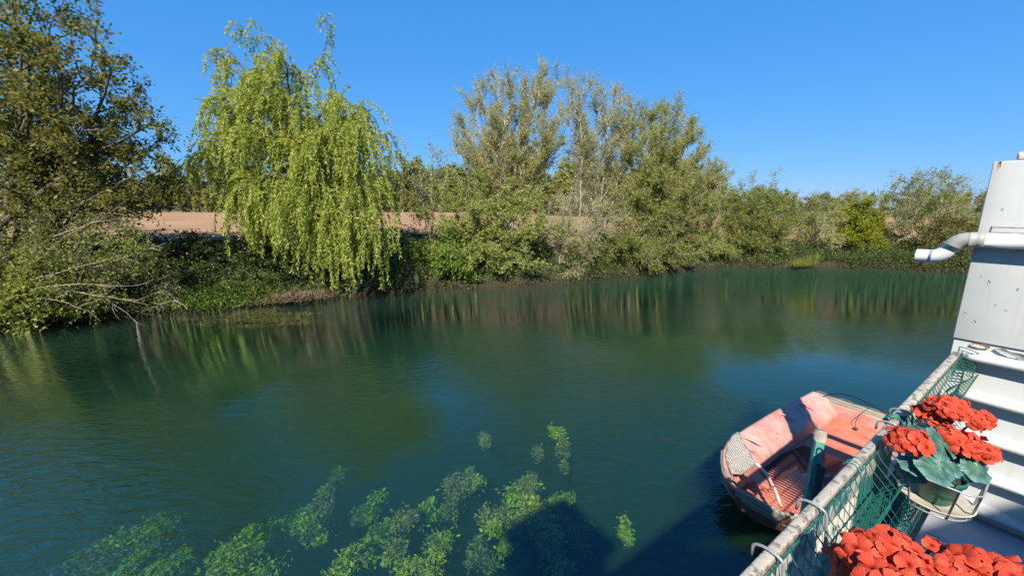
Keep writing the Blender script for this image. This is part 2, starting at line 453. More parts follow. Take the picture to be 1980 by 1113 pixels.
# painted masonry with small chips and a few rusty scrapes
m, nt, b = newmat('wall_paint')
nA = noise(nt, 22, 5, 0.6); nB = noise(nt, 2.2, 4, 0.6); nC = noise(nt, 5.5, 6, 0.7, mapscale=(1, 1, 3.5))
base = ramp(nt, [(0.3, (0.40, 0.415, 0.40)), (0.7, (0.455, 0.47, 0.45))], nB.outputs['Fac'])
chip = ramp(nt, [(0.77, (0, 0, 0)), (0.785, (1, 1, 1))], nA.outputs['Fac'])
scr = ramp(nt, [(0.70, (0, 0, 0)), (0.72, (1, 1, 1))], nC.outputs['Fac'])
nS = noise(nt, 9, 4, 0.6, mapscale=(1, 1, 0.10)); stk = ramp(nt, [(0.5, (1, 1, 1)), (0.72, (0.80, 0.78, 0.72))], nS.outputs['Fac'])
mS = nt.nodes.new('ShaderNodeMixRGB'); mS.blend_type = 'MULTIPLY'; mS.inputs['Fac'].default_value = 0.8; nt.links.new(base.outputs['Color'], mS.inputs['Color1']); nt.links.new(stk.outputs['Color'], mS.inputs['Color2']); base = mS
m1 = nt.nodes.new('ShaderNodeMixRGB'); nt.links.new(chip.outputs['Color'], m1.inputs['Fac']); nt.links.new(base.outputs['Color'], m1.inputs['Color1']); m1.inputs['Color2'].default_value = (0.23, 0.24, 0.24, 1)
m2 = nt.nodes.new('ShaderNodeMixRGB'); nt.links.new(scr.outputs['Color'], m2.inputs['Fac']); nt.links.new(m1.outputs['Color'], m2.inputs['Color1']); m2.inputs['Color2'].default_value = (0.33, 0.34, 0.34, 1)
nt.links.new(m2.outputs['Color'], b.inputs['Base Color']); b.inputs['Roughness'].default_value = 0.6
nD = noise(nt, 45, 4, 0.6)
p = bump(nt, nD.outputs['Fac'], 0.12, 0.003, None)
p2 = bump(nt, scr.outputs['Color'], -0.5, 0.003, None, p); nt.links.new(p2, b.inputs['Normal'])
M['wall'] = m
M['rust_chip'] = peel('rust_chip', (0.62, 0.60, 0.54), (0.36, 0.20, 0.10), 0.5, 18, 0.8, (0.3, 0.3, 0.28))
M['bare_render'] = pm('bare_render', (0.30, 0.31, 0.31), 0.9, 0.25, 20, 0.4, 0.004)

FZ0 = 0.88            # terrace floor
WU = 2.62             # the end wall's face
# terrace slab and river wall
ter = thing('terrace', T((0, 1.5, 0)), 'grey tiled terrace floor with concrete river wall below the railing', 'terrace')
build('slab', MB().box((-6, 0.0, 0.70), (WU + 0.5, 4.0, FZ0 - 0.012)), M['grout'], ter, T)
build('river_wall', MB().box((-6, 0.02, -2.2), (WU + 3.2, 0.3, 0.698)), M['concrete'], ter, T)
ti = 0
for i in range(-2, 9):
    for j in range(0, 5):
        u0 = -0.62 + i * 0.405; v0 = 0.05 + j * 0.405
        if u0 + 0.40 > WU: continue
        t = build('tile', MB().box((u0, v0, FZ0 - 0.011), (u0 + 0.398, v0 + 0.398, FZ0)), M['tile'], ter, T, bev=0.003)

wall = thing('end_wall', T((WU + 0.1, 0.2, 0.7)), 'pale grey painted wall with flaking paint and rounded ledges at terrace end', 'wall')
PV = 0.25            # width of the raised pier
build('pier', MB().box((WU, -0.042, 1.965), (WU + 0.20, PV, 3.0)), M['wall'], wall, T, bev=0.006)
build('lower_wall', MB().box((WU + 0.012, -0.036, -2.2), (WU + 0.19, 2.2, 1.962)), M['wall'], wall, T, bev=0.004)
build('coping', MB().box((WU + 0.02, 0.035, 3.003), (WU + 0.17, PV - 0.02, 3.045)), M['rust_chip'], wall, T, bev=0.008)
rng = np.random.default_rng(3)
for k, zc in enumerate((1.872, 1.632, 1.396, 1.163, 0.945)):
    v0 = 0.015 if k < 1 else 0.03
    vv = np.linspace(v0, 2.15, 60)
    zc = zc + 0.004
    G = np.zeros((len(vv), 12, 3))
    for q, v in enumerate(vv):
        wob = 0.002 * math.sin(v * 9 + k)
        e = min(1, 0.55 + (v - v0) * 14)
        rr = 0.022 * e; pr = 0.062 * e
        G[q, 0] = (WU + 0.013, v, zc - rr * 0.6)
        for w, an in enumerate(np.linspace(-0.5, 0.45, 10) * math.pi):
            G[q, 1 + w] = (WU - pr + rr - rr * math.cos(an), v, zc + rr * math.sin(an) + wob)
        G[q, 11] = (WU + 0.013, v, zc + rr + 0.010)
    mb = MB().grid(G)
    mb.add([G[0, w] for w in range(12)], None, [(0, w, w + 1) for w in range(1, 11)])
    build('ledge', mb, M['wall'], wall, T, smooth=True)
# flaked patches standing in relief on the wall (bare render and rusty scrapes)
def flake(pts, mat, name='flake'):
    P = np.array([onu(px, py, WU - 0.002) for px, py in pts])
    c = P.mean(0); n = len(P)
    back = P.copy(); back[:, 0] += 0.012
    V = np.vstack([P, [c], back]); F3 = [(n, i, (i + 1) % n) for i in range(n)]; F4 = [(i, (i + 1) % n, n + 1 + (i + 1) % n, n + 1 + i) for i in range(n)]
    build(name, MB().add(V, F4, F3), mat, wall, T)
flake([(1878, 664), (1893, 663), (1915, 670), (1912, 674), (1890, 672), (1876, 667)], M['rust_chip'])
flake([(1922, 675), (1940, 674), (1955, 681), (1975, 684), (1992, 690), (1992, 706), (1978, 704), (1970, 694), (1948, 690), (1935, 683)], M['bare_render'])
flake([(1930, 313), (1937, 312), (1934, 325), (1930, 330)], M['rust_chip'])
for q in [(1897, 534), (1912, 546), (1938, 405), (1884, 622), (1945, 600), (1925, 590), (1866, 606), (1968, 560)]:
    s = 1.5 + 2.0 * rng.random()
    flake([(q[0] + s * math.cos(x) * (0.7 + 0.6 * rng.random()), q[1] + s * math.sin(x) * (0.7 + .6 * rng.random())) for x in np.linspace(0, 5.4, 7)], M['bare_render'])

# drain pipe along the wall, with its offset spout over the river
pipe = thing('drain_pipe', T((WU - 0.05, 0.2, 2.45)), 'white plastic drain pipe with grey elbow and bent spout over the river', 'pipe')
PU = WU - 0.052
a0 = onu(1895, 464, PU); zc = a0[2]
build('pipe_run', MB().tube([(PU, v, zc) for v in np.linspace(0.0, 1.6, 9)], 0.041, 20), M['pipe_white'], pipe, T, smooth=False)
build('coupling', MB().tube([(PU, -0.055, zc - 0.001), (PU, -0.02, zc), (PU, 0.004, zc)], 0.0435, 20), M['pipe_grey'], pipe, T)
def bez(p0, p1, p2, n=10):
    t = np.linspace(0, 1, n)[:, None]
    return (1 - t) ** 2 * np.array(p0) + 2 * t * (1 - t) * np.array(p1) + t ** 2 * np.array(p2)
e1 = bez((PU, -0.05, zc), (PU, -0.098, zc), (PU, -0.122, zc - 0.047))
build('elbow', MB().tube(e1, 0.042, 20), M['pipe_grey'], pipe, T, smooth=True)
e2 = bez((PU, -0.120, zc - 0.043), (PU, -0.150, zc - 0.108), (PU, -0.200, zc - 0.110), 12)
build('spout', MB().tube(list(e2) + [np.array((PU, -0.262, zc - 0.112))], 0.0395, 20, cap=False), M['pipe_white'], pipe, T, smooth=True)
build('socket_ring', MB().tube([(PU, -0.118, zc - 0.038), (PU, -0.127, zc - 0.058)], 0.0445, 20), M['pipe_white'], pipe, T)
build('socket_ring', MB().tube([(PU, -0.192, zc - 0.110), (PU, -0.204, zc - 0.110)], 0.0415, 20), M['pipe_white'], pipe, T)
build('bracket', MB().tube([(WU + 0.0, 0.13, zc - 0.036), (PU - 0.01, 0.13, zc - 0.042)], 0.008, 8), M['wire_grey'], pipe, T)
rod = thing('wall_rail', T((WU - 0.03, 0.1, 2.6)), 'thin grey metal double rail fixed to the wall above the pipe', 'rail')
for zz in (2.612, 2.640):
    build('bar', MB().tube([(WU - 0.035, 0.012, zz), (WU - 0.035, 0.6, zz)], 0.0045, 8), M['wire_grey'], rod, T)
build('end_bar', MB().tube([(WU - 0.035, 0.012, 2.644), (WU - 0.035, 0.008, 2.60), (WU, -0.004, 2.57)], 0.0045, 8), M['wire_grey'], rod, T)

# railing
rl = thing('railing', T((1.0, 0, FZ0)), 'cream flaking wooden railing with green wire mesh along the terrace', 'railing')
build('top_rail', MB().box((-3.0, -0.017, 1.857), (1.255, 0.011, 1.885)), M['rail_paint'], rl, T, bev=0.006)
build('top_rail', MB().box((1.272, -0.024, 1.860), (WU - 0.004, 0.010, 1.888)), M['rail_paint'], rl, T, bev=0.006)
build('rail_board', MB().box((-3.0, -0.012, 1.752), (1.262, 0.009, 1.855)), M['rail_side'], rl, T, bev=0.003)
build('rail_board', MB().box((1.266, -0.015, 1.755), (WU - 0.006, 0.005, 1.858)), M['rail_side'], rl, T, bev=0.003)
build('bottom_rail', MB().box((-3.0, -0.012, 0.93), (WU - 0.006, 0.028, 0.99)), M['rail_side'], rl, T, bev=0.003)
for u in (-2.2, -0.75, 0.62, 1.262, 2.55):
    build('post', MB().box((u - 0.03, -0.028, 0.55), (u + 0.03, -0.0135, 1.849)), M['rail_side'], rl, T, bev=0.004)
mat_c = M['slat_cream']
sl = None
for i in range(52):
    u = -0.55 + i * 0.061
    if u > 1.22: break
    green = (0.80 < u < 1.22)
    build('slat', MB().box((u, -0.009, 0.991), (u + (0.058 if green else 0.043), 0.006, 1.751)), M['slat_green'] if green else mat_c, rl, T, bev=0.002)
mp = build('mesh_panel', MB().tubes([[(u0, v, z), ((u0 + u1) / 2, v, z), (u1, v, z)] for (u0, u1, dv) in ((-3.0, 1.262, 0), (1.272, WU - 0.01, -0.004)) for v, z in ((0.020 + dv, 1.872), (0.098 + dv, 1.775), (0.040 + dv, 1.700), (0.040 + dv, 1.50), (0.098 + dv, 1.43), (0.040 + dv, 1.36), (0.04 + dv, 1.15), (0.04 + dv, 0.96))], 0.0030, 6), M['wire_green'], rl, T)
wire_me = None
for i in range(66):
    u = -0.62 + i * 0.05
    if u > WU - 0.03: break
    if abs(u - 1.265) < 0.012: continue
    mb = MB()
    dz = 0
    P = [(0, 0.020, 1.878), (0, 0.020, 1.862), (0, 0.030, 1.842), (0, 0.097, 1.775), (0, 0.043, 1.712), (0, 0.040, 1.69), (0, 0.040, 1.50), (0, 0.097, 1.43), (0, 0.040, 1.36), (0, 0.040, 0.94)]
    if wire_me is None:
        org = T((0, 0, 0))
        me = mb.tube(P, 0.0021, 6).mesh('wire', None, lambda V: T(V) - org)
        me.materials.append(M['wire_green']); wire_me = me
    o = link('wire', wire_me, mp)
    w = T((u, 0.0 if u < 1.27 else -0.004, 0)) - ORI[rl.name]; o.location = w
# end flap of mesh bent against the wall
fl = []
for i in range(9):
    z = 1.92 - i * 0.019
    fl.append([(WU - 0.09 - i * 0.008, 0.005, z + 0.02), (WU - 0.06, 0.03, z + 0.01), (WU - 0.035, 0.075, z - 0.01)])
build('mesh_flap', MB().tubes(fl, 0.0026, 6).tubes([[f[0] for f in fl], [f[2] for f in fl]], 0.003, 6), M['wire_green'], rl, T)
# tie wires wrapped round the joint of the rail
tie = thing('tie_wire', T((1.262, 0, 1.85)), 'dark tie wire wound round the joint of the top rail', 'wire')
pts = []
for k in range(90):
    a = k / 90 * 2 * math.pi * 5
    pts.append((1.235 + 0.055 * k / 90 + 0.01 * math.sin(k * .7), -0.005 + 0.032 * math.cos(a), 1.868 + 0.026 * math.sin(a)))
build('winding', MB().tube(pts, 0.0028, 5), M['slat_green'], tie, T)
build('loose_end', MB().tube(bez((1.25, -0.03, 1.89), (1.35, -0.2, 1.93), (1.5, -0.32, 1.78), 14), 0.002, 5), M['black'], tie, T)
tie2 = tag(build('tie_string', MB().tube([(0.72 + 0.0015 * k, 0.0 + -0.003 + 0.024 * math.cos(k * .42), 1.868 + 0.022 * math.sin(k * .42)) for k in range(32)], 0.0022, 5), M['pole_green'], None, T), 'thin turquoise string tied round the middle of the top rail', 'string')

# mooring poles outside the railing
def pole(name, label, px0, py0, px1, py1, v, half, mat, seg=4):
    top = onv(px0, py0, v); low = onv(px1, py1, v)
    d = (low - top) / (top[2] - low[2]); bot = top + d * (top[2] + 1.55)
    o = thing(name, T(bot), label, 'pole')
    build('shaft', MB().tube([bot, top * 0.5 + bot * 0.5, top], half * 1.414, seg), mat, o, T, bev=0.002 if seg == 4 else 0)
    return o, top
po, tp = pole('mooring_pole', 'weathered green square wooden mooring pole between boat and railing', 1587, 834, 1561, 975, -0.30, 0.020, M['pole_green'])
build('cap', MB().tube([tp - (0, 0, 0.05), tp + (0, 0, 0.004)], 0.0300, 4), M['bark_pale'], po, T)
po2, tp2 = pole('mooring_pole', 'short black round mooring pole beside the green pole', 1589, 903, 1573, 975, -0.26, 0.014, M['black'], 12)
build('cap', MB().tube([tp2 - (0, 0, 0.03), tp2 + (0, 0, 0.005)], 0.0215, 12), M['black'], po2, T)

# small expanding trellis on the floor next to the railing
trl = thing('trellis', T((1.9, 0.12, FZ0)), 'small black lattice trellis standing on the tiles by the railing', 'trellis')
ps = []
for k in range(14):
    for s in (-1, 1):
        u = 1.15 + k * 0.055
        ps.append([(u - s * 0.03, 0.125, 0.90), (u, 0.125, 0.955), (u + s * 0.03, 0.125, 1.01)])
build('lattice', MB().tubes(ps, 0.0032, 5), M['black'], trl, T)
build('edge_wire', MB().tubes([[(1.1, 0.125, z), (1.5, 0.125, z), (1.95, 0.125, z)] for z in (0.897, 1.012)], 0.0036, 5), M['black'], trl, T)

# unseen house added behind the viewer, gable and roof shaped to shade the terrace
M['render_white'] = pm('render_white', (0.55, 0.54, 0.50), 0.9, 0.1, 3, 0.3, 0.004)
M['roof_tile'] = pm('roof_tile', (0.20, 0.08, 0.05), 0.9, 0.3, 6)
hs = thing('house', T((-5, 5, 0.7)), 'unseen house added behind the terrace, gable roof shaped to cast shade', 'house')
build('wall', MB().box((-9, 2.2, 0.4), (-2.0, 8.8, 4.5)), M['render_white'], hs, T)
g0 = [(-9, 2.2, 4.5), (-9, 8.8, 4.5), (-9, 5.5, 8.0), (-2.0, 2.2, 4.5), (-2.0, 8.8, 4.5), (-2.0, 5.5, 8.0)]
build('gable', MB().add(g0, [(0, 1, 4, 3)], [(0, 2, 1), (3, 4, 5)]), M['render_white'], hs, T)
build('roof', MB().add([(-9.3, 1.9, 4.26), (-1.8, 1.9, 4.26), (-1.8, 5.5, 8.1), (-9.3, 5.5, 8.1), (-9.3, 9.1, 4.26), (-1.8, 9.1, 4.26)], [(0, 1, 2, 3), (3, 2, 5, 4)]), M['roof_tile'], hs, T)
build('shadow_chimney', MB().box((-5.45, 3.2, 5.0), (-4.75, 3.85, 7.75)).box((-5.52, 3.13, 7.75), (-4.68, 3.92, 7.87)), M['roof_tile'], [c for c in hs.children if c.name.startswith('roof')][0], T)  # unseen stack added only to throw a dark shape onto the river
# ------------------------------------------------------------------ boat
M['boat_pink'] = pm('boat_pink', (0.38, 0.14, 0.105), 0.5, 0.0, 4, 0.6, 0.03, col2=(0.46, 0.30, 0.25), bscale=7)
M['boat_floor'] = pm('boat_floor', (0.38, 0.085, 0.035), 0.45, 0.0, 6, 0.3, 0.004, col2=(0.44, 0.17, 0.115), bscale=40)
M['boat_hull'] = pm('boat_hull', (0.07, 0.03, 0.022), 0.6, 0.4, 5)  # brown-black like algae, darkened to stand for shadow under the band
M['boat_wood'] = pm('boat_wood', (0.24, 0.22, 0.17), 0.85, 0.45, 4, 0.6, 0.006, mapscale=(1, 1, 14))
M['rope'] = pm('rope', (0.16, 0.12, 0.07), 0.9, 0.4, 40)
M['tube_pink'] = pm('tube_pink', (0.55, 0.33, 0.28), 0.5, 0.2, 12)
m, nt, b = newmat('diamond_plate')
g = nt.nodes.new('ShaderNodeNewGeometry')
mp_ = nt.nodes.new('ShaderNodeMapping'); mp_.inputs['Rotation'].default_value = (0, 0, -TH + R(45)); mp_.inputs['Scale'].default_value = (17, 17, 17)
nt.links.new(g.outputs['Position'], mp_.inputs['Vector'])
ck = nt.nodes.new('ShaderNodeTexVoronoi'); ck.inputs['Scale'].default_value = 1.0; ck.inputs['Randomness'].default_value = 0.0
nt.links.new(mp_.outputs['Vector'], ck.inputs['Vector'])
hr = ramp(nt, [(0.18, (1, 1, 1)), (0.34, (0, 0, 0))], ck.outputs['Distance'])
nn = noise(nt, 12, 4); cr_ = ramp(nt, [(0.3, (0.17, 0.145, 0.115)), (0.7, (0.27, 0.235, 0.19))], nn.outputs['Fac'])
mxd = nt.nodes.new('ShaderNodeMixRGB'); mxd.blend_type = 'MIX'; nt.links.new(hr.outputs['Color'], mxd.inputs['Fac']); nt.links.new(cr_.outputs['Color'], mxd.inputs['Color1']); mxd.inputs['Color2'].default_value = (0.46, 0.41, 0.34, 1)
nt.links.new(mxd.outputs['Color'], b.inputs['Base Color']); b.inputs['Roughness'].default_value = 0.55; b.inputs['Metallic'].default_value = 0.0
bump(nt, hr.outputs['Color'], 0.9, 0.004, b)
M['plate'] = m
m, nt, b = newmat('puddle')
b.inputs['Base Color'].default_value = (0.012, 0.014, 0.022, 1); b.inputs['Roughness'].default_value = 0.03; b.inputs['IOR'].default_value = 1.33  # dark navy base colour stands in for the sky's reflection
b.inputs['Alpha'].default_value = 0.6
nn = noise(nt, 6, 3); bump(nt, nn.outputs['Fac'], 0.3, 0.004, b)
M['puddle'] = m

bt = thing('rowing_boat', T((3.8, -0.87, 0)), 'faded pink and red plastic dinghy with water in its floor moored below railing', 'boat')
BC = -0.865
us = np.array([2.40, 2.44, 2.52, 2.64, 2.80, 3.0, 3.2, 3.45, 3.7, 3.95, 4.2, 4.45, 4.7, 4.9, 5.06])
hw = np.interp(us, [2.40, 2.44, 2.52, 2.64, 2.80, 3.0, 3.3, 4.0, 5.06], [0.20, 0.265, 0.36, 0.44, 0.52, 0.575, 0.59, 0.58, 0.515])
GZt = np.interp(us, [2.4, 3.0, 5.06], [0.365, 0.36, 0.37])
bot = np.interp(us, [2.40, 2.6, 3.0, 5.06], [0.175, 0.095, -0.03, -0.05])
def ring(fr):
    """hull sections: fr list of (half-width offset, z function)"""
# outer hull
secs = []
for u, w, zg, zb in zip(us, hw, GZt, bot):
    half = [(w, zg), (w + 0.012, zg - 0.03), (w, zg - 0.09), (w * 0.90, zg * 0.5 + zb * 0.5), (w * 0.74, zb + 0.03), (w * 0.6, zb), (0.0, zb - 0.02)]
    secs.append([(u, BC - h, z) for h, z in half] + [(u, BC + h, z) for h, z in half[::-1][1:]])
G = np.array(secs)
mb = MB().grid(G)
n = G.shape[1]
for e in (0, -1):
    c = G[e].mean(0); mb.add(np.vstack([G[e], [c]]), None, [(n, i, i + 1) for i in range(n - 1)] + [(n, n - 1, 0)])
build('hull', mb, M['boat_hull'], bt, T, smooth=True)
# inner liner: broad rounded side bench dropping to a steep inner wall
fl_z = lambda u: np.interp(u, [2.4, 2.7, 3.9, 5.06], [0.25, 0.165, 0.135, 0.19])
rngb = np.random.default_rng(5)
uu = np.linspace(2.43, 5.03, 70)
secs = []
for u in uu:
    w = np.interp(u, us, hw) - 0.004; zg = np.interp(u, us, GZt) + 0.004
    f = fl_z(u)
    wav = 0.014 * math.sin(u * 9) + 0.009 * math.sin(u * 21 + 1) + 0.005 * math.sin(u * 47)
    k = min(1.0, (u - 2.4) / 0.5)
    d1 = 0.018 * math.sin(u * 5.3 + 0.7) + 0.010 * math.sin(u * 13.1)
    half = [(w, zg), (w - 0.004, zg + 0.022), (w - 0.03, zg + 0.020), (w - 0.06 - 0.03 * k, zg - 0.004 + wav * .5), (w - 0.06 - 0.10 * k, zg - 0.030 + wav + d1), (w - 0.06 - 0.16 * k + d1, zg - 0.062 + wav), (w - 0.06 - 0.205 * k + d1, zg - 0.11 + wav * .5), (w - 0.07 - 0.222 * k, f + 0.04), (w - 0.07 - 0.23 * k, f)]
    half = [(max(h, 0.04), z) for h, z in half]
    secs.append([(u, h, z) for h, z in half])
S = np.array(secs)
for s, nm in ((-1, 'side_bench'), (1, 'side_bench')):
    Gs = S.copy(); Gs[:, :, 1] = BC + s * S[:, :, 1]
    ob = build(nm, MB().grid(Gs), M['boat_pink'], bt, T, smooth=True)
# folds in the plastic of the left bench
for (u0, du) in ((2.98, .16), (3.2, .1), (3.55, .14), (4.05, .12), (4.5, .12)):
    pp = []
    for q in np.linspace(0, 1, 8):
        w = np.interp(u0, us, hw)
        pp.append((u0 + du * q, BC - (w - 0.03 - 0.20 * q), 0.378 - 0.05 * q ** 1.6 + 0.008 * math.sin(q * 3.1)))
    build('fold', MB().tube(pp, np.array([0.003, .008, .012, .013, .012, .010, .007, .003])[None], 6), M['boat_pink'], bt, T, smooth=True)
# corrugated floor
un = np.linspace(2.50, 5.03, 260)
secs = []
for u in un:
    wf = max(np.interp(u, us, hw) - 0.07 - 0.225 * min(1, (u - 2.4) / 0.5), 0.05)
    z = fl_z(u) + 0.005 * math.sin(u * 2 * math.pi / 0.042)
    secs.append([(u, BC + wf * q, z + 0.0025 * math.sin(q * 40)) for q in np.linspace(-1, 1, 9)])
build('floor', MB().grid(np.array(secs)), M['boat_floor'], bt, T, smooth=True)
# rain water lying in the bow half
P = []
for u in np.linspace(2.46, 4.0, 16):
    P.append((u, BC - max(np.interp(u, us, hw) - 0.07 - 0.215 * min(1, (u - 2.4) / 0.5), 0.05) * (1 - 0.25 * max(0, (u - 3.5) / 0.5)), 0.157))
for u in np.linspace(4.05, 2.46, 16):
    P.append((u, BC + max(np.interp(u, us, hw) - 0.07 - 0.215 * min(1, (u - 2.4) / 0.5), 0.05), 0.157))
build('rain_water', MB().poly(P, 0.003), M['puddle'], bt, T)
# transom with wooden board and stern panel
w = hw[-1]
build('stern_panel', MB().box((5.0, BC - w + 0.18, 0.12), (5.03, BC + w - 0.10, 0.33)), M['boat_pink'], bt, T, bev=0.01)
build('transom_board', MB().box((5.035, BC - w + 0.02, 0.10), (5.085, BC + w, 0.385)), M['boat_wood'], bt, T, bev=0.008)
# bow deck: tread plate on the left, pink panel, wooden rubbing band, handle tube
def onplane(lst, z): return [L(onz(px, py, z)) for px, py in lst]
deck = onplane([(1427, 833), (1446, 866), (1458, 889), (1463, 896), (1448, 907), (1434, 914), (1414, 913), (1406, 897), (1402, 878), (1406, 857), (1416, 840)], 0.392)
build('tread_plate', MB().poly(deck, 0.018), M['plate'], bt, T, bev=0.004)
tread = MB(); dk = np.array(deck); cen = dk.mean(0)
def inside(q, P):
    n_ = len(P); c_ = False
    for i_ in range(n_):
        a_, b_ = P[i_], P[(i_ + 1) % n_]
        if (a_[1] > q[1]) != (b_[1] > q[1]) and q[0] < (b_[0] - a_[0]) * (q[1] - a_[1]) / (b_[1] - a_[1]) + a_[0]: c_ = not c_
    return c_
for i_ in range(-16, 17):
    for j_ in range(-16, 17):
        q = cen[:2] + np.array((i_ * 0.030 + (j_ % 2) * 0.015, j_ * 0.017))
        if not inside(cen[:2] + (q - cen[:2]) * 1.10, dk): continue
        an = 0.7 if (i_ + j_) % 2 else -0.7
        ex = np.array((math.cos(an), math.sin(an))) * 0.011; ey = np.array((-math.sin(an), math.cos(an))) * 0.0045
        z_ = dk[0, 2]
        tread.add([(*(q - ex), z_), (*(q + ey), z_), (*(q + ex), z_), (*(q - ey), z_), (*(q - ex * .5), z_ + .004), (*(q + ey * .4), z_ + .005), (*(q + ex * .5), z_ + .004), (*(q - ey * .4), z_ + .005)],
                  [(0, 1, 5, 4), (1, 2, 6, 5), (2, 3, 7, 6), (3, 0, 4, 7), (4, 5, 6, 7)])
M['tread'] = pm('tread', (0.46, 0.42, 0.36), 0.5, 0.2, 20)
tag(build('tread_pattern', tread, M['tread'], [c for c in bt.children if c.name.startswith('tread_plate')][0], T), None, None, None, 'stuff')
pan = onplane([(1467, 897), (1480, 913), (1493, 935), (1486, 946), (1468, 934), (1449, 921), (1438, 914), (1450, 907)], 0.388)
build('bow_panel', MB().poly(pan, 0.02), M['boat_floor'], bt, T, bev=0.004)
bp = onplane([(1463, 896), (1482, 914), (1492, 934), (1500, 950), (1512, 968)], 0.405)
bp[-1][2] -= 0.05
build('handle_tube', MB().tube(bp, 0.014, 10), M['tube_pink'], bt, T, smooth=True)
band = []
for u, w in [(2.82, -0.528), (2.66, -0.45), (2.52, -0.36), (2.44, -0.265), (2.405, -0.18), (2.395, -0.05), (2.395, 0.08), (2.405, 0.18), (2.44, 0.265)]:
    band.append((u, BC + w * 1.0))
Gb = []
for (u, v) in band:
    d = np.array((u - 2.95, v - BC)); d = d / np.linalg.norm(d) * 0.014
    Gb.append([(u + d[0] * f, v + d[1] * f, z) for f, z in ((0.0, 0.372), (0.6, 0.372), (0.8, 0.335), (0.4, 0.327), (0.5, 0.29), (0.1, 0.282), (0.1, 0.25), (-0.4, 0.247), (-0.8, 0.238))])
build('rubbing_band', MB().grid(np.array(Gb)), M['boat_wood'], bt, T, smooth=False)
# ropes and tangled wire at the stern
pts = [(5.06 + 0.012 * math.sin(k * 1.1), BC - w + 0.05 + k * 0.035, 0.395 + 0.012 * math.sin(k * 0.9)) for k in range(28)]
w = hw[-1]
pts = [(5.06 + 0.014 * math.sin(k * 1.1), BC - w + 0.04 + k * 0.036, 0.396 + 0.012 * math.sin(k * 0.9)) for k in range(28)]
build('stern_rope', MB().tube(pts, 0.006, 6), M['rope'], bt, T, smooth=True)
pts = list(bez((5.05, BC + 0.05, 0.40), (4.95, BC - 0.06, 0.25), (4.80, BC + 0.02, 0.20), 12))
build('loose_cord', MB().tube(pts, 0.003, 5), M['black'], bt, T)
build('cord_knot', MB().lathe([(0, -.02), (.02, -.012), (.024, 0), (.018, .014), (0, .02)], tuple(pts[-1]), 10), M['bark_dark'], bt, T, smooth=True)
mr = tag(build('mooring_rope', MB().tube(list(bez((5.07, BC + 0.42, 0.40), (4.6, -0.15, 0.5), (3.6, 0.0, 0.9), 20)), 0.008, 6), M['rope'], None, T), 'rope from the boat stern to the river wall', 'rope')
# ------------------------------------------------------------------ potted geraniums on the railing
def petal_mat(name, cols):
    m, nt, b = newmat(name)
    g = nt.nodes.new('ShaderNodeNewGeometry'); r = ramp(nt, [(i / (len(cols) - 1), c) for i, c in enumerate(cols)], g.outputs['Random Per Island'])
    tc = nt.nodes.new('ShaderNodeTexCoord'); ln = nt.nodes.new('ShaderNodeVectorMath'); ln.operation = 'LENGTH'
    nt.links.new(tc.outputs['Object'], ln.inputs[0])
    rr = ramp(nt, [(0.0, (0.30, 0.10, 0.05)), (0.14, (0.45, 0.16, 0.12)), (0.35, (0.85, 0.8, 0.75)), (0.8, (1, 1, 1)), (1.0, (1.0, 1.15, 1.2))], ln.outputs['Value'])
    # veins: noise in the direction round the centre
    nv = nt.nodes.new('ShaderNodeVectorMath'); nv.operation = 'NORMALIZE'; nt.links.new(tc.outputs['Object'], nv.inputs[0])
    vn = noise(nt, 11, 2, 0.5, vec=nv.outputs['Vector']); vr = ramp(nt, [(0.38, (0.80, 0.72, 0.7)), (0.6, (1.04, 1.05, 1.05))], vn.outputs['Fac'])
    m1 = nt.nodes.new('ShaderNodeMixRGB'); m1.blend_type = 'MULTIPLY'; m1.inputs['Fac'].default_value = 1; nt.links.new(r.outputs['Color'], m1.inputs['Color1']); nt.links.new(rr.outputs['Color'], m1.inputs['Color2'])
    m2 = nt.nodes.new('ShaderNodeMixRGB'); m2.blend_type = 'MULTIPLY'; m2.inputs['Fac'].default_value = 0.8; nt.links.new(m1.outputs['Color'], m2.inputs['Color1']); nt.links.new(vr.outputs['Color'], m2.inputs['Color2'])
    nt.links.new(m2.outputs['Color'], b.inputs['Base Color']); b.inputs['Roughness'].default_value = 0.7; b.inputs['Specular IOR Level'].default_value = 0.15
    tr = nt.nodes.new('ShaderNodeBsdfTranslucent'); nt.links.new(m2.outputs['Color'], tr.inputs['Color'])
    ms = nt.nodes.new('ShaderNodeMixShader'); ms.inputs['Fac'].default_value = 0.15
    nt.links.new(b.outputs['BSDF'], ms.inputs[1]); nt.links.new(tr.outputs['BSDF'], ms.inputs[2])
    nt.links.new(ms.outputs['Shader'], nt.nodes['Material Output'].inputs['Surface'])
    bump(nt, vn.outputs['Fac'], 0.5, 0.003, b)
    return m
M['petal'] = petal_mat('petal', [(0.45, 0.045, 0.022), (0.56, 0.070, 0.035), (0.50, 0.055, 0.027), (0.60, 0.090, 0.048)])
m, nt, b = newmat('geranium_leaf')
tc = nt.nodes.new('ShaderNodeTexCoord'); ln = nt.nodes.new('ShaderNodeVectorMath'); ln.operation = 'LENGTH'; nt.links.new(tc.outputs['Object'], ln.inputs[0])
nv = nt.nodes.new('ShaderNodeVectorMath'); nv.operation = 'NORMALIZE'; nt.links.new(tc.outputs['Object'], nv.inputs[0])
vn = noise(nt, 7, 2, 0.4, vec=nv.outputs['Vector'])
zone = ramp(nt, [(0.0, (0.09, 0.18, 0.10)), (0.35, (0.035, 0.105, 0.075)), (0.6, (0.022, 0.075, 0.06)), (0.75, (0.045, 0.125, 0.105)), (1.0, (0.075, 0.17, 0.145))], ln.outputs['Value'])
vr = ramp(nt, [(0.42, (0.65, 0.7, 0.7)), (0.5, (1.25, 1.25, 1.1)), (0.58, (0.75, 0.8, 0.8))], vn.outputs['Fac'])
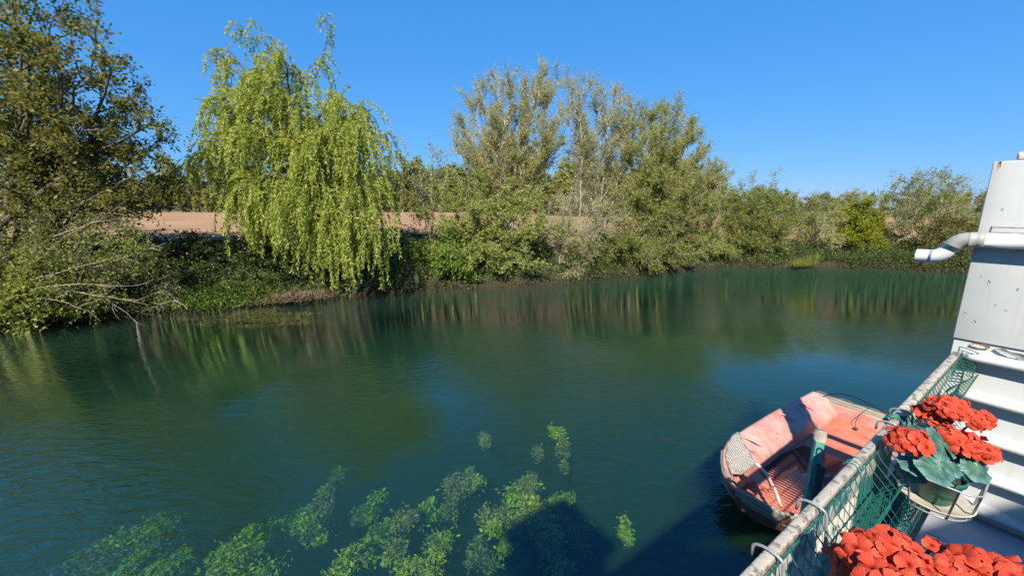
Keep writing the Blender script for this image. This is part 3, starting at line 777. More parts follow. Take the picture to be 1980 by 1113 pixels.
mxl = nt.nodes.new('ShaderNodeMixRGB'); mxl.blend_type = 'MULTIPLY'; mxl.inputs['Fac'].default_value = 0.7; nt.links.new(zone.outputs['Color'], mxl.inputs['Color1']); nt.links.new(vr.outputs['Color'], mxl.inputs['Color2'])
nt.links.new(mxl.outputs['Color'], b.inputs['Base Color']); b.inputs['Roughness'].default_value = 0.6
bump(nt, vn.outputs['Fac'], 0.6, 0.004, b)
M['ger_leaf'] = m
M['stem'] = pm('stem', (0.03, 0.08, 0.045), 0.6, 0.3, 20)
M['pot_green'] = pm('pot_green', (0.02, 0.105, 0.07), 0.4, 0.2, 10, spec=0.5)
M['saucer'] = pm('saucer', (0.38, 0.35, 0.27), 0.6, 0.25, 12)
M['soil'] = pm('soil', (0.03, 0.022, 0.015), 1.0, 0.4, 40, 0.8, 0.01)

def floret_mesh(seed):
    r = np.random.default_rng(seed); mb = MB()
    for k in range(5):
        a0 = k * 2 * math.pi / 5 + r.normal(0, 0.12)
        tilt = 0.35 + r.normal(0, 0.16); cup = -0.55 + r.normal(0, 0.25); ln = 1.0 + r.normal(0, 0.06); ph = r.random() * 6
        G = []
        for x in np.linspace(0.04, 1, 6):
            wv = (0.08 + 0.56 * x ** 0.75) * math.sqrt(max(0.02, 1 - max(0, (x - 0.55) / 0.47) ** 2.4))
            row = []
            for y in np.linspace(-1, 1, 5):
                px, py = x * ln, y * wv
                pz = tilt * x + cup * x * x * 0.5 - 0.12 * (y * y) * x + 0.06 * math.sin(3.1 * y + ph) * x * x + 0.012 * r.normal() * x
                row.append((px * math.cos(a0) - py * math.sin(a0), px * math.sin(a0) + py * math.cos(a0), pz + 0.012 * k))
            G.append(row)
        mb.grid(np.array(G))
    me = mb.mesh('floret'); me.materials.append(M['petal'])
    me.polygons.foreach_set('use_smooth', np.ones(len(me.polygons), bool))
    return me
FLO = [floret_mesh(s) for s in range(7)]
def leaf_mesh(seed):
    r = np.random.default_rng(seed); ph = r.random(3) * 6
    rr = np.linspace(0.05, 1, 7); aa = np.linspace(0.25, 2 * math.pi - 0.25, 40)
    G = []
    for x in rr:
        row = []
        for a in aa:
            e = 1 + 0.06 * math.sin(a * 9 + ph[0]) * x
            z = -0.16 * x * x + 0.035 * x * math.sin(a * 7 + ph[1]) + 0.07 * x * x * math.sin(a * 2 + ph[2]) + 0.05 * x ** 3 * math.sin(a * 9 + ph[0])
            row.append((x * e * math.cos(a), x * e * math.sin(a), z))
        G.append(row)
    me = MB().grid(np.array(G)).mesh('leaf'); me.materials.append(M['ger_leaf'])
    me.polygons.foreach_set('use_smooth', np.ones(len(me.polygons), bool))
    return me
LEA = [leaf_mesh(s) for s in range(4)]
from mathutils import Matrix, Quaternion
def orient(nv, spin):
    q = Vector(nv).normalized().to_track_quat('Z', 'Y')
    return (q @ Quaternion((0, 0, 1), spin)).to_euler()

def geranium(center_uvz, heads, leaves, label, plabel, hlabel, seed, rim=0.078, hooks=None):
    """pot hung inside the railing in a wire holder, heads and leaves as lists of world positions"""
    r = np.random.default_rng(seed)
    c = np.array(center_uvz)                         # centre of the pot's base
    base_w = T(c)
    pot = thing('potted_geranium', base_w, label, 'flower pot', 'geraniums on the railing')
    h = 0.115
    build('pot', MB().lathe([(0.0, 0.0), (rim * 0.62, 0.0), (rim * 0.66, 0.006), (rim * 0.93, h - 0.022), (rim * 1.02, h - 0.020), (rim * 1.05, h), (rim * 0.97, h), (rim * 0.92, h - 0.02), (rim * 0.9, h - 0.025)], tuple(base_w), 36), M['pot_green'], pot, None, smooth=False)
    build('soil', MB().lathe([(0.0, h - 0.02), (rim * 0.905, h - 0.022)], tuple(base_w), 24), M['soil'], pot)
    top = base_w + (0, 0, h)
    sm = MB()
    for hd in heads:
        p = np.array(hd[0]); rad = hd[1]; ax = np.array(hd[2]) if len(hd) > 2 else np.array((0, 0, 1.0))
        fh = build('flower_head', MB().lathe([(0.0, -0.010), (0.008, -0.006), (0.010, 0.0), (0.006, 0.008), (0, 0.01)], tuple(p - np.array((0, 0, rad * 0.35))), 8), M['stem'], pot, smooth=True)
        nf = int(hd[3] * 0.66) if len(hd) > 3 else 16
        sz = hd[4] * 0.90
        axv = Vector(ax).normalized(); qa = axv.to_track_quat('Z', 'Y')
        for i in range(nf):
            ct = 1 - (i + 0.5) / nf * 1.1
            st = math.sqrt(max(0, 1 - ct * ct)); ph = i * 2.39996 + r.normal(0, 0.2)
            dv = np.array(qa @ Vector((st * math.cos(ph), st * math.sin(ph), ct)))
            q = p + dv * rad * (0.85 + 0.25 * r.random()) * np.array((1, 1, 0.75)) - np.array((0, 0, rad * 0.2))
            o = link('floret', FLO[r.integers(7)], fh)
            o.location = q - ORI[fh.name]
            nv = dv + np.array((-0.1, -0.25, 0.2)) + r.normal(0, 0.18, 3)
            o.rotation_euler = orient(nv, r.random() * 6.28); s = sz * (0.85 + 0.3 * r.random()); o.scale = (s, s, s)
        q0 = top + np.array((r.normal(0, 0.015), r.normal(0, 0.015), -0.02)); q2 = p - np.array((0, 0, rad * 0.4))
        sm.tube(bez(q0, (q0 + q2) / 2 + np.array((0, 0, 0.03)) + (q2 - q0) * np.array((-.15, -.15, 0.1)), q2, 8), 0.0035, 6)
    for (p, nv, s) in leaves:
        o = link('leaf', LEA[r.integers(4)], pot); o.location = np.array(p) - ORI[pot.name]
        o.rotation_euler = orient(nv, r.random() * 6.28); o.scale = (s, s, s)
        q0 = top + np.array((r.normal(0, 0.02), r.normal(0, 0.02), -0.02))
        sm.tube(bez(q0, (q0 + np.array(p)) / 2 + np.array((0, 0, 0.02)), np.array(p), 6), 0.0025, 5)
    build('stems', sm, M['stem'], pot, smooth=True)
    # saucer
    sc = tag(build('plant_saucer', MB().lathe([(0.0, -0.012), (0.085, -0.012), (0.108, 0.004), (0.113, 0.010), (0.106, 0.010), (0.083, -0.005), (0.0, -0.005)], tuple(base_w), 40), M['saucer'], None, None, smooth=False, loc=None), plabel, 'saucer', 'saucers under the pots')
    # wire holder
    hold = thing('pot_holder', base_w - (0, 0, 0.03), hlabel, 'pot holder', 'wire pot holders')
    wr = 0.0036
    zt = c[2] + 0.125; zb = c[2] - 0.016; R_ = 0.118
    cir = [(c[0] + 0.098 * math.cos(a), c[1] + 0.098 * math.sin(a), zb - 0.002) for a in np.linspace(0, 2 * math.pi, 33)]
    build('base_ring', MB().tube(cir, wr, 7, cap=False), M['wire_grey'], hold, T, smooth=True)
    fr = [(c[0] - R_, c[1] - 0.09, zt), (c[0] - R_, c[1] + R_ - 0.03, zt), (c[0] - R_ + 0.03, c[1] + R_, zt), (c[0] + R_ - 0.03, c[1] + R_, zt), (c[0] + R_, c[1] + R_ - 0.03, zt), (c[0] + R_, c[1] - 0.09, zt)]
    build('top_frame', MB().tube(fr, wr, 7), M['wire_grey'], hold, T)
    for du, dv in ((-1, .55), (-0.25, 1), (0.5, 1), (1, .5), (-1, -.6), (1, -.6)):
        n = np.array((du * R_, dv * R_)); n2 = n / np.linalg.norm(n) * 0.10
        build('upright', MB().tube([(c[0] + n[0], c[1] + n[1], zt), (c[0] + n2[0] * 1.03, c[1] + n2[1] * 1.03, zb), (c[0] + n2[0] * 0.9, c[1] + n2[1] * 0.9, zb - 0.006)], wr, 6), M['wire_grey'], hold, T)
    for u in (hooks or (c[0] - 0.09, c[0] + 0.09)):
        hk = [(u, c[1] - 0.09, zt), (u, 0.045, zt + 0.01), (u, 0.036, 1.84)] + [(u, -0.004 + 0.036 * math.cos(a), 1.878 + 0.018 * math.sin(a)) for a in np.linspace(0.25, math.pi, 9)] + [(u, -0.041, 1.85)]
        build('hook', MB().tube(hk, 0.0042, 7), M['wire_grey'], hold, T, smooth=True)
    return pot

def hd(px, py, t, rad, ax=(-0.2, -0.45, 0.85), n=26, sz=0.028): return (ont(px, py, t), rad, ax, n, sz)
def lf(px, py, t, s, nv=(-0.2, -0.5, 0.8)): return (ont(px, py, t), nv, s)
c1 = onv(1806, 962, 0.15)
t1 = 1.47
c1w = T(c1)
geranium(c1, [hd(1838, 783, 1.50, 0.050, n=30), hd(1800, 798, 1.56, 0.046, n=24), hd(1886, 806, 1.46, 0.040, n=18), hd(1760, 848, 1.38, 0.050, (-0.4, -0.4, 0.7), 24), hd(1836, 842, 1.42, 0.046, n=20), hd(1876, 856, 1.40, 0.050, n=24), hd(1902, 872, 1.40, 0.036, n=14)],
         [lf(1850, 868, 1.44, 0.055, (-0.5, -0.2, 0.7)), lf(1822, 858, 1.38, 0.060, (0.3, -0.7, 0.6)), lf(1890, 902, 1.38, 0.052, (0.1, -0.75, 0.6)), lf(1775, 890, 1.38, 0.055, (-0.5, -0.3, 0.8)), lf(1810, 905, 1.34, 0.058, (0.1, -0.5, 0.8)), lf(1838, 895, 1.36, 0.045, (0.2, -0.6, 0.7)), lf(1795, 825, 1.55, 0.06, (-0.2, 0.1, 0.9)), lf(1765, 905, 1.42, 0.05, (-0.6, -0.3, 0.6)), lf(1850, 905, 1.45, 0.05, (0.4, -0.2, 0.8))],
         'far pot of coral red geraniums in a green pot beside the white wall', 'cream saucer under the green pot beside the white wall', 'grey wire holder carrying the far geranium pot beside white wall', 11, rim=0.074)
c2 = np.array((0.20, 0.165, c1[2] + 0.0))
geranium(c2, [hd(1690, 1066, 0.86, 0.050, (-0.2, -0.3, 0.9), 26, 0.029), hd(1735, 1064, 0.84, 0.040, (0, -0.5, 0.85), 17, 0.030), hd(1668, 1095, 0.90, 0.050, (-0.6, -0.2, 0.7), 24, 0.028), hd(1760, 1100, 0.80, 0.036, (0.1, -0.6, 0.8), 14, 0.029), hd(1805, 1052, 0.88, 0.016, (0.3, -0.3, 0.9), 5, 0.020), hd(1848, 1104, 0.80, 0.030, (0, -0.5, 0.8), 11, 0.029), hd(1893, 1092, 0.81, 0.034, (0.2, -0.4, 0.85), 14, 0.030), hd(1950, 1114, 0.78, 0.036, (0.3, -0.4, 0.85), 14, 0.029), hd(1720, 1135, 0.78, 0.05, (0, -0.5, 0.8), 22, 0.03)],
         [lf(1612, 1105, 0.98, 0.045, (-0.5, -0.3, 0.8)), lf(1640, 1118, 0.95, 0.045, (-0.3, -0.3, 0.8)), lf(1700, 1160, 0.85, 0.05), lf(1780, 1150, 0.85, 0.05), lf(1860, 1140, 0.85, 0.05)],
         'near pot of coral red geraniums at the lower right corner', 'cream saucer under the near geranium pot', 'grey wire holder with hooks over the rail under near geraniums', 12, rim=0.074, hooks=(onv(1492, 1050, 0)[0], onv(1570, 1002, 0)[0]))
# ------------------------------------------------------------------ trees, shrubs, bank plants, water weed
def sprout(rng, P0, D, Ln, n, wander, trop):
    """grow N branches at once: returns (N, n+1, 3)"""
    N = len(P0); P = np.zeros((N, n + 1, 3)); P[:, 0] = P0; d = nrm(np.asarray(D, float))
    st = (np.asarray(Ln, float) / n).reshape(-1, 1)
    tr = np.asarray(trop, float)
    for i in range(n):
        d = nrm(d + rng.normal(0, wander, (N, 3)) + tr)
        P[:, i + 1] = P[:, i] + d * st
    return P
def along(P, idx, t):
    """points and tangents at fraction t of branches idx"""
    n = P.shape[1] - 1; x = np.clip(t * n, 0, n - 1e-6); i = x.astype(int); f = (x - i)[:, None]
    a = P[idx, i]; b = P[idx, i + 1]
    return a * (1 - f) + b * f, nrm(b - a)
def spread(rng, T_, ang):
    """directions at angle ang from tangents T_, random azimuth"""
    N = len(T_); r = rng.normal(size=(N, 3)); s = nrm(np.cross(T_, r)); c = np.cos(ang)[:, None]; sn = np.sin(ang)[:, None]
    return T_ * c + s * sn
DENS, LSC = 1.6, 1.28
M['leaf_deep'] = leafmat('leaf_deep', [(0.04, 0.06, 0.015), (0.075, 0.10, 0.025), (0.12, 0.15, 0.04)], 0.35)  # deeper green tones for the leaves along the waterline
M['leaf_bud2'] = leafmat('leaf_bud2', [(0.24, 0.26, 0.065), (0.31, 0.33, 0.09), (0.35, 0.33, 0.12), (0.27, 0.32, 0.07)], 0.45)
def tree(name, label, cat, base, tops, bark, leaf, seed, r0=0.07, n2=14, L2=1.2, n3=9, L3=0.5, nl=10, ls=0.07, lw=0.5, t2=0.3, ang2=0.75, ang3=0.7,
         trop=0.08, ltrop=(0, 0, -0.1), wander=0.13, lspread=0.10, sides=(7, 4, 3), bow=0.12, group=None, parts=('trunk', 'crown'), sparse=1.0, tr=0.004, shape=0.6, root=None, clump=1.0):
    rng = np.random.default_rng(seed)
    base = np.array((base[0], base[1], float(gz(base[0], base[1])) - 0.06) if len(base) == 2 else base, float)
    tops = np.array(tops, float); N = len(tops)
    ns = 9; t = np.linspace(0, 1, ns + 1)[None, :, None]
    b0 = base + np.c_[rng.normal(0, 0.05 + 0.05 * (N > 3), (N, 2)) * min(4, N ** 0.5), np.zeros(N)]
    hgt = np.linalg.norm(tops - b0, axis=1)[:, None]
    mid = (b0 + tops) / 2; mid[:, :2] = b0[:, :2] + (tops[:, :2] - b0[:, :2]) * (0.5 - bow); mid = mid + rng.normal(0, 0.035, (N, 3)) * hgt
    S = (1 - t) ** 2 * b0[:, None] + 2 * t * (1 - t) * mid[:, None] + t ** 2 * tops[:, None]
    S[:, 1:-1] += rng.normal(0, 0.010, (N, ns - 1, 3)) * hgt[:, None]
    rs = r0 * (0.6 + 0.5 * rng.random(N))[:, None] * (1 - 0.88 * np.linspace(0, 1, ns + 1)) ** 0.9
    # secondaries
    c2 = np.maximum(3, (n2 * (0.6 + 0.4 * hgt[:, 0] / hgt.max()))).astype(int)
    i2 = np.repeat(np.arange(N), c2); tt = np.concatenate([np.linspace(t2, 0.99, c) for c in c2]) + rng.normal(0, 0.02, len(i2)); tt = np.clip(tt, 0.05, 0.99)
    p, tg = along(S, i2, tt)
    d2 = spread(rng, tg, ang2 * (0.8 + 0.4 * rng.random(len(i2))))
    l2 = L2 * (1 - shape * np.abs((tt - t2) / (1 - t2) * 1.0) ** 1.3) * (0.55 + 0.7 * rng.random(len(i2)))
    B = sprout(rng, p, d2, l2, 5, wander, (0, 0, trop))
    r2 = np.minimum(r0 * 0.42, 0.012 + 0.016 * l2)[:, None] * np.linspace(1, 0.25, 6)[None]
    # twigs on the secondaries and on the stem tips
    i3 = np.repeat(np.arange(len(B)), n3); t3 = 0.12 + 0.88 * rng.random(len(i3))
    p3, tg3 = along(B, i3, t3)
    d3 = spread(rng, tg3, ang3 * (0.6 + 0.7 * rng.random(len(i3))))
    l3 = L3 * (0.5 + 0.8 * rng.random(len(i3)))
    C = sprout(rng, p3, d3, l3, 3, wander * 1.3, ltrop)
    tw = MB()
    tw.tubes(S, rs, sides[0]); tw.tubes(B, r2, sides[1]); tw.tubes(C, np.linspace(tr * 1.3, tr * 0.5, 4)[None].repeat(len(C), 0), sides[2])
    lv = MB()
    k = max(1, int(nl * DENS)); i4 = np.repeat(np.arange(len(C)), k); t4 = rng.random(len(i4))
    # clumpy: whole twigs are left bare or thin
    dens = (vnoise(C[:, 1, 0] * 1.0, C[:, 1, 2] + C[:, 1, 1] * 0.7, 1.4, seed) ** 1.2)
    keep = rng.random(len(i4)) < np.clip(sparse * (0.35 + 1.3 * dens[i4]) * clump + (1 - clump) * sparse * 0.85, 0, 1)
    i4 = i4[keep]; t4 = t4[keep]
    p4, tg4 = along(C, i4, t4)
    p4 = p4 + rng.normal(0, lspread, p4.shape) * 0.5
    lv.leaves(p4, tg4 * 0.6 + rng.normal(0, 0.7, p4.shape) + np.array((0, 0, 0.0)), ls * LSC * (0.6 + 0.7 * rng.random(len(p4))), lw, rng)
    o = root
    if o is None:
        o = thing(name, base, label, cat, group)
    build(parts[0], tw, bark, o, smooth=True)
    build(parts[1], lv, leaf, o)
    return o
def tops(lst, Y):
    return [onY(px, py, Y + (dy if len(q) else 0)) for (px, py, *q) in lst for dy in (q or [0])]

# --- big tree at the left edge
LB = onY(40, 470, 10.9)
tree('leafy_tree', 'tall dark olive tree with several trunks at the left edge', 'tree', (LB[0], LB[1] + 0.2),
     tops([(-60, -160, 0), (10, -120, .5), (70, -60, -.5), (130, -10, .3), (190, 80, 0), (250, 180, .4), (300, 235, -.3), (-120, 0, -.4), (215, 130, -.8), (120, 130, -1.2), (40, 60, -1.5), (290, 290, .8), (160, 250, -1), (-140, 150, 1), (60, 200, 1), (310, 330, .3), (340, 390, .2), (260, 340, -.6), (200, 370, -.8)], 10.9),
     M['bark'], M['leaf_olive'], 21, r0=0.10, n2=16, L2=1.35, n3=11, L3=0.45, nl=10, ls=0.078, lw=0.5, t2=0.28, ang2=0.85, trop=0.05, lspread=0.12, wander=0.16, sparse=0.95)
# tree further left / behind, closing the picture edge
LB2 = onY(-110, 460, 12.6)
tree('leafy_tree', 'darker tree standing behind the olive tree at left edge', 'tree', (LB2[0], LB2[1]),
     tops([(-160, 60, 0), (-60, 120, .5), (40, 190, -.5), (130, 230, .3), (-240, 0, 0), (10, 250, 1), (200, 300, .5)], 13.0),
     M['bark_dark'], M['leaf_olive'], 22, r0=0.10, n2=13, L2=1.4, n3=10, L3=0.5, nl=7, ls=0.085, t2=0.25, sparse=0.8)

# --- weeping willow
def willow():
    rng = np.random.default_rng(31)
    bx = onY(588, 500, 13.3); base = np.array((bx[0], bx[1], float(gz(bx[0], bx[1])) - 0.1))
    w = thing('weeping_willow', base, 'weeping willow with bright yellow green hanging curtains over the bank', 'tree')
    fork = onY(588, 345, 13.3)
    tw = MB(); lv = MB()
    tw.tube([base, base * 0.6 + fork * 0.4 + (0.06, 0, 0), fork], np.array([[0.21, 0.17, 0.14]]), 9)
    #  limb ends: px, py, depth, strand length, number of strands
    ends = [(410, 150, 12.9, .9, 30), (440, 95, 13.3, .9, 30), (490, 75, 13.6, .9, 30), (545, 95, 13.2, 1.0, 30), (600, 125, 13.8, 1.0, 26), (395, 215, 12.6, 1.0, 28), (400, 280, 12.4, 1.1, 30),
            (470, 170, 12.4, 1.3, 36), (530, 160, 12.2, 1.4, 36), (580, 190, 12.4, 1.4, 34), (635, 195, 12.9, 1.4, 34), (685, 205, 13.4, 1.5, 34), (718, 212, 13.2, 1.6, 26), (745, 268, 13.2, 1.3, 10), (760, 305, 12.9, 1.1, 6),
            (705, 265, 12.2, 2.0, 40), (650, 260, 11.9, 1.9, 36), (440, 260, 12.0, 1.6, 30), (500, 250, 11.8, 1.6, 30), (560, 270, 11.8, 1.6, 30), (610, 300, 12.0, 1.5, 26),
            (455, 375, 11.6, 1.7, 44), (440, 330, 12.2, 1.6, 30), (470, 400, 11.7, 1.3, 26), (385, 240, 12.8, .9, 20), (420, 190, 12.3, 1.2, 24), (445, 130, 12.9, 1.0, 22), (520, 85, 13.4, .9, 20), (525, 385, 11.5, 1.5, 26), (590, 400, 11.5, 2.0, 36), (630, 420, 11.4, 2.1, 44), (665, 425, 11.4, 2.0, 40), (700, 425, 11.5, 1.9, 42), (724, 385, 11.9, 2.3, 36), (715, 440, 11.7, 1.9, 22), (610, 350, 11.5, 2.0, 40),
            (500, 130, 14.4, 1.4, 26), (600, 220, 14.8, 1.8, 26), (680, 260, 14.8, 1.8, 26), (450, 300, 14.6, 1.6, 20), (375, 190, 13.6, .8, 14), (380, 300, 13.6, 1.4, 16), (725, 270, 14.4, 1.8, 16)]
    E_ = np.array([onY(e[0], e[1], e[2]) for e in ends]); n = len(E_)
    t = np.linspace(0, 1, 11)[None, :, None]
    start = fork + (base - fork) * (0.25 * rng.random((n, 1))) * (E_[:, 2:3] < fork[2] + 1)
    mid = (start + E_) / 2; mid[:, 2] += 0.35 + 0.22 * np.linalg.norm((E_ - start)[:, :2], axis=1)
    LM = (1 - t) ** 2 * start[:, None] + 2 * t * (1 - t) * mid[:, None] + t ** 2 * E_[:, None]
    LM[:, 1:-1] += rng.normal(0, 0.03, (n, 9, 3))
    tw.tubes(LM, np.linspace(0.065, 0.012, 11)[None].repeat(n, 0), 6)
    # upright sprig above the crown
    sp = np.array([onY(600, 170, 13.8), onY(622, 120, 13.8), onY(632, 80, 13.8), onY(634, 50, 13.8), onY(628, 32, 13.8)])[None]
    tw.tubes(sp, np.linspace(0.025, 0.006, 5)[None], 5)
    # side branches, then hanging strands
    P0 = []; D0 = []; LS = []
    for k, e in enumerate(ends):
        c = int(e[4] * (1.2 if e[1] < 240 else 1.55)); nb = max(3, c // 7)
        pb, tb = along(LM, np.full(nb, k), 0.55 + 0.45 * rng.random(nb))
        db = nrm(tb * 0.5 + rng.normal(0, 0.6, (nb, 3)) + np.array((0, 0, 0.15)))
        SB = sprout(rng, pb, db, 0.2 + 0.45 * rng.random(nb), 4, 0.15, (0, 0, -0.12))
        tw.tubes(SB, np.linspace(0.012, 0.005, 5)[None].repeat(nb, 0), 4)
        ii = rng.integers(0, nb, c); p, tg = along(SB, ii, rng.random(c))
        P0.append(p); D0.append(tg * 0.5 + rng.normal(0, 0.2, (c, 3))); LS.append(e[3] * (0.3 + 0.9 * rng.random(c)))
        p2, tg2 = along(LM, np.full(c // 4, k), 0.4 + 0.6 * rng.random(c // 4))
        P0.append(p2); D0.append(tg2 * 0.3 + rng.normal(0, 0.4, (c // 4, 3))); LS.append(e[3] * (0.35 + 0.6 * rng.random(c // 4)))
    pS, tS = along(sp, np.zeros(16, int), 0.25 + 0.75 * rng.random(16)); P0.append(pS); D0.append(tS + rng.normal(0, 0.6, (16, 3))); LS.append(0.25 + 0.3 * rng.random(16))
    P0 = np.vstack(P0); D0 = np.vstack(D0); LS = np.concatenate(LS)
    ST = np.zeros((len(P0), 9, 3)); ST[:, 0] = P0; d = nrm(D0)
    for i in range(8):
        d = nrm(d + np.array((-0.03, 0, -0.42)) + rng.normal(0, 0.07, d.shape))
        ST[:, i + 1] = ST[:, i] + d * (LS / 8)[:, None]
    floor = np.maximum(gz(ST[:, :, 0], ST[:, :, 1]), 0) + 0.12
    ST[:, :, 2] = np.maximum(ST[:, :, 2], floor)
    tw2 = MB().tubes(ST, np.linspace(0.004, 0.002, 9)[None].repeat(len(ST), 0), 3)
    nl = (LS * 58).astype(int) + 5; ii = np.repeat(np.arange(len(ST)), nl); tt = rng.random(len(ii)) ** 0.85
    p, tg = along(ST, ii, tt)
    lv.leaves(p + rng.normal(0, 0.012, p.shape), tg * 0.8 + rng.normal(0, 0.45, p.shape), 0.10 * (0.6 + 0.7 * rng.random(len(p))), 0.27, rng, 0.08)
    build('trunk', tw, M['bark'], w, smooth=True)
    build('hanging_twigs', tw2, M['twig_willow'], w)
    build('crown', lv, M['leaf_willow'], w)
willow()

# --- middle group
def gb(px, Y):
    p = onY(px, 400, Y); return (p[0], Y)
tree('thin_stemmed_tree', 'tall many stemmed tree with brownish budding crown right of the willow', 'tree', gb(985, 17.2),
     tops([(895, 235, 0), (915, 200, .5), (935, 180, -.5), (960, 165, .4), (985, 165, -.4), (1010, 160, .6), (1035, 155, 0), (1055, 150, -.5), (1072, 165, .5), (1085, 215, 0), (880, 275, .4), (905, 300, -1), (1060, 250, -.8), (960, 240, -1), (1000, 270, -.6), (935, 290, -.4), (1080, 280, .3)], 17.2),
     M['twig_grey'], M['leaf_bud'], 41, clump=0.25, r0=0.05, n2=28, L2=1.15, n3=14, L3=0.45, nl=8, ls=0.054, t2=0.3, ang2=0.65, ang3=0.6, shape=0.45, trop=0.10, ltrop=(0, 0, 0.10), sparse=0.85, lspread=0.06)
tree('thin_stemmed_tree', 'nearly bare slender tree group with pale green buds in the middle', 'tree', gb(1150, 18.6),
     tops([(1095, 165, 0), (1110, 175, .5), (1130, 160, -.5), (1150, 178, .4), (1168, 182, -.4), (1190, 178, .6), (1205, 195, 0), (1225, 205, .4), (1175, 230, -.8), (1100, 240, 0), (1140, 260, -.5), (1210, 260, -.4), (1120, 300, .2)], 18.6),
     M['bark_pale'], M['leaf_bud'], 42, clump=0.25, r0=0.05, n2=30, L2=1.05, n3=13, L3=0.45, nl=6, ls=0.052, t2=0.25, ang2=0.65, ang3=0.6, shape=0.45, trop=0.08, ltrop=(0, 0, 0.10), sparse=0.8, lspread=0.06)
tree('dense_shrub_tree', 'dense rounded olive green tree rising from the bank right of middle', 'tree', gb(1290, 19.0),
     tops([(1200, 265, 0), (1215, 245, -.5), (1235, 230, .2), (1255, 222, .5), (1280, 220, 0), (1300, 220, -.6), (1322, 235, .5), (1340, 258, 0), (1355, 290, -.4), (1210, 310, -1), (1240, 280, -1.3), (1275, 270, -1.3), (1310, 290, -1.4), (1362, 330, 0), (1195, 350, -.6), (1368, 390, -.6), (1280, 340, -1.8), (1230, 380, -1.8), (1330, 370, -1.8), (1250, 330, -1.6), (1345, 340, -1)], 19.0),
     M['twig_grey'], M['leaf_bud2'], 43, clump=0.25, r0=0.045, n2=27, L2=1.1, n3=14, L3=0.45, nl=14, ls=0.052, t2=0.2, ang2=0.7, ang3=0.7, trop=0.10, ltrop=(0, 0, 0.05), shape=0.35, lspread=0.07)
tree('shrub', 'light green leafy shrub on the bank right of the willow', 'shrub', gb(930, 15.0),
     tops([(820, 420, 0), (850, 370, .4), (890, 350, 0), (930, 340, .5), (970, 370, -.3), (1010, 370, .3), (1040, 390, 0), (870, 430, -.9), (920, 420, -1), (980, 430, -1), (1040, 440, -.9), (800, 470, -.2), (1080, 430, 0), (840, 500, -.9), (900, 490, -1.4), (960, 500, -1.5), (1020, 510, -1.3)], 15.0),
     M['bark_pale'], M['leaf_pale'], 44, r0=0.03, n2=15, L2=0.65, n3=10, L3=0.35, nl=12, ls=0.065, lw=0.6, t2=0.2, ang2=0.8, trop=0.05, shape=0.3, parts=('stems', 'foliage'))
tree('shrub', 'vivid green shrub low on the bank beside the willow', 'shrub', gb(870, 14.2),
     tops([(800, 480, 0), (830, 470, .3), (870, 455, 0), (905, 465, .2), (940, 480, 0), (850, 500, -.6), (890, 510, -.6), (920, 520, -.4)], 14.2),
     M['bark'], M['leaf_bright'], 45, r0=0.022, n2=12, L2=0.5, n3=10, L3=0.28, nl=14, ls=0.06, lw=0.65, t2=0.15, ang2=0.9, trop=0.02, shape=0.3, parts=('stems', 'foliage'))
tree('sapling', 'thin upright sapling with sparse buds between willow and tall trees', 'tree', gb(838, 15.6),
     tops([(830, 280, 0), (850, 290, .3), (815, 330, -.2), (865, 310, .3), (800, 350, 0)], 15.6),
     M['bark_pale'], M['leaf_pale'], 46, r0=0.03, n2=14, L2=0.55, n3=6, L3=0.25, nl=5, ls=0.05, t2=0.3, ang2=0.5, trop=0.12, sparse=0.7)
tree('twiggy_shrub', 'brown bare twiggy shrub leaning over the water in the middle', 'shrub', gb(1110, 15.9),
     tops([(1060, 420, 0), (1090, 390, .3), (1120, 385, 0), (1150, 400, .3), (1180, 420, 0), (1075, 470, -.7), (1110, 460, -.9), (1150, 470, -.7), (1060, 520, -.8), (1020, 540, -.8), (1100, 525, -1.0)], 15.9),
     M['twig_grey'], M['leaf_bud'], 47, r0=0.025, n2=16, L2=0.7, n3=12, L3=0.42, nl=5, ls=0.05, t2=0.15, ang2=0.7, trop=0.03, tr=0.005, sparse=0.6, shape=0.3, parts=('stems', 'foliage'))
tree('shrub', 'grey green overhanging shrub at the waterline right of the twiggy shrub', 'shrub', gb(1215, 17.2),
     tops([(1140, 440, 0), (1170, 400, .4), (1210, 390, 0), (1250, 410, .3), (1290, 420, 0), (1160, 490, -.8), (1200, 470, -1), (1250, 480, -1), (1300, 470, -.6), (1330, 490, -.2), (1180, 515, -1), (1270, 505, -.8)], 17.2),
     M['bark_pale'], M['leaf_mid'], 48, r0=0.028, n2=15, L2=0.7, n3=11, L3=0.4, nl=11, ls=0.06, t2=0.18, ang2=0.85, trop=0.03, shape=0.3, parts=('stems', 'foliage'))
tree('shrub', 'low shrub under the dense rounded tree touching the water', 'shrub', gb(1360, 19.3),
     tops([(1310, 440, 0), (1340, 420, .4), (1375, 430, 0), (1400, 450, .3), (1320, 490, -.5), (1360, 480, -.7), (1400, 490, -.5), (1300, 500, -.6), (1420, 480, .2)], 19.3),
     M['bark_pale'], M['leaf_pale'], 49, r0=0.028, n2=14, L2=0.7, n3=11, L3=0.4, nl=11, ls=0.062, t2=0.18, ang2=0.85, trop=0.03, shape=0.3, parts=('stems', 'foliage'))
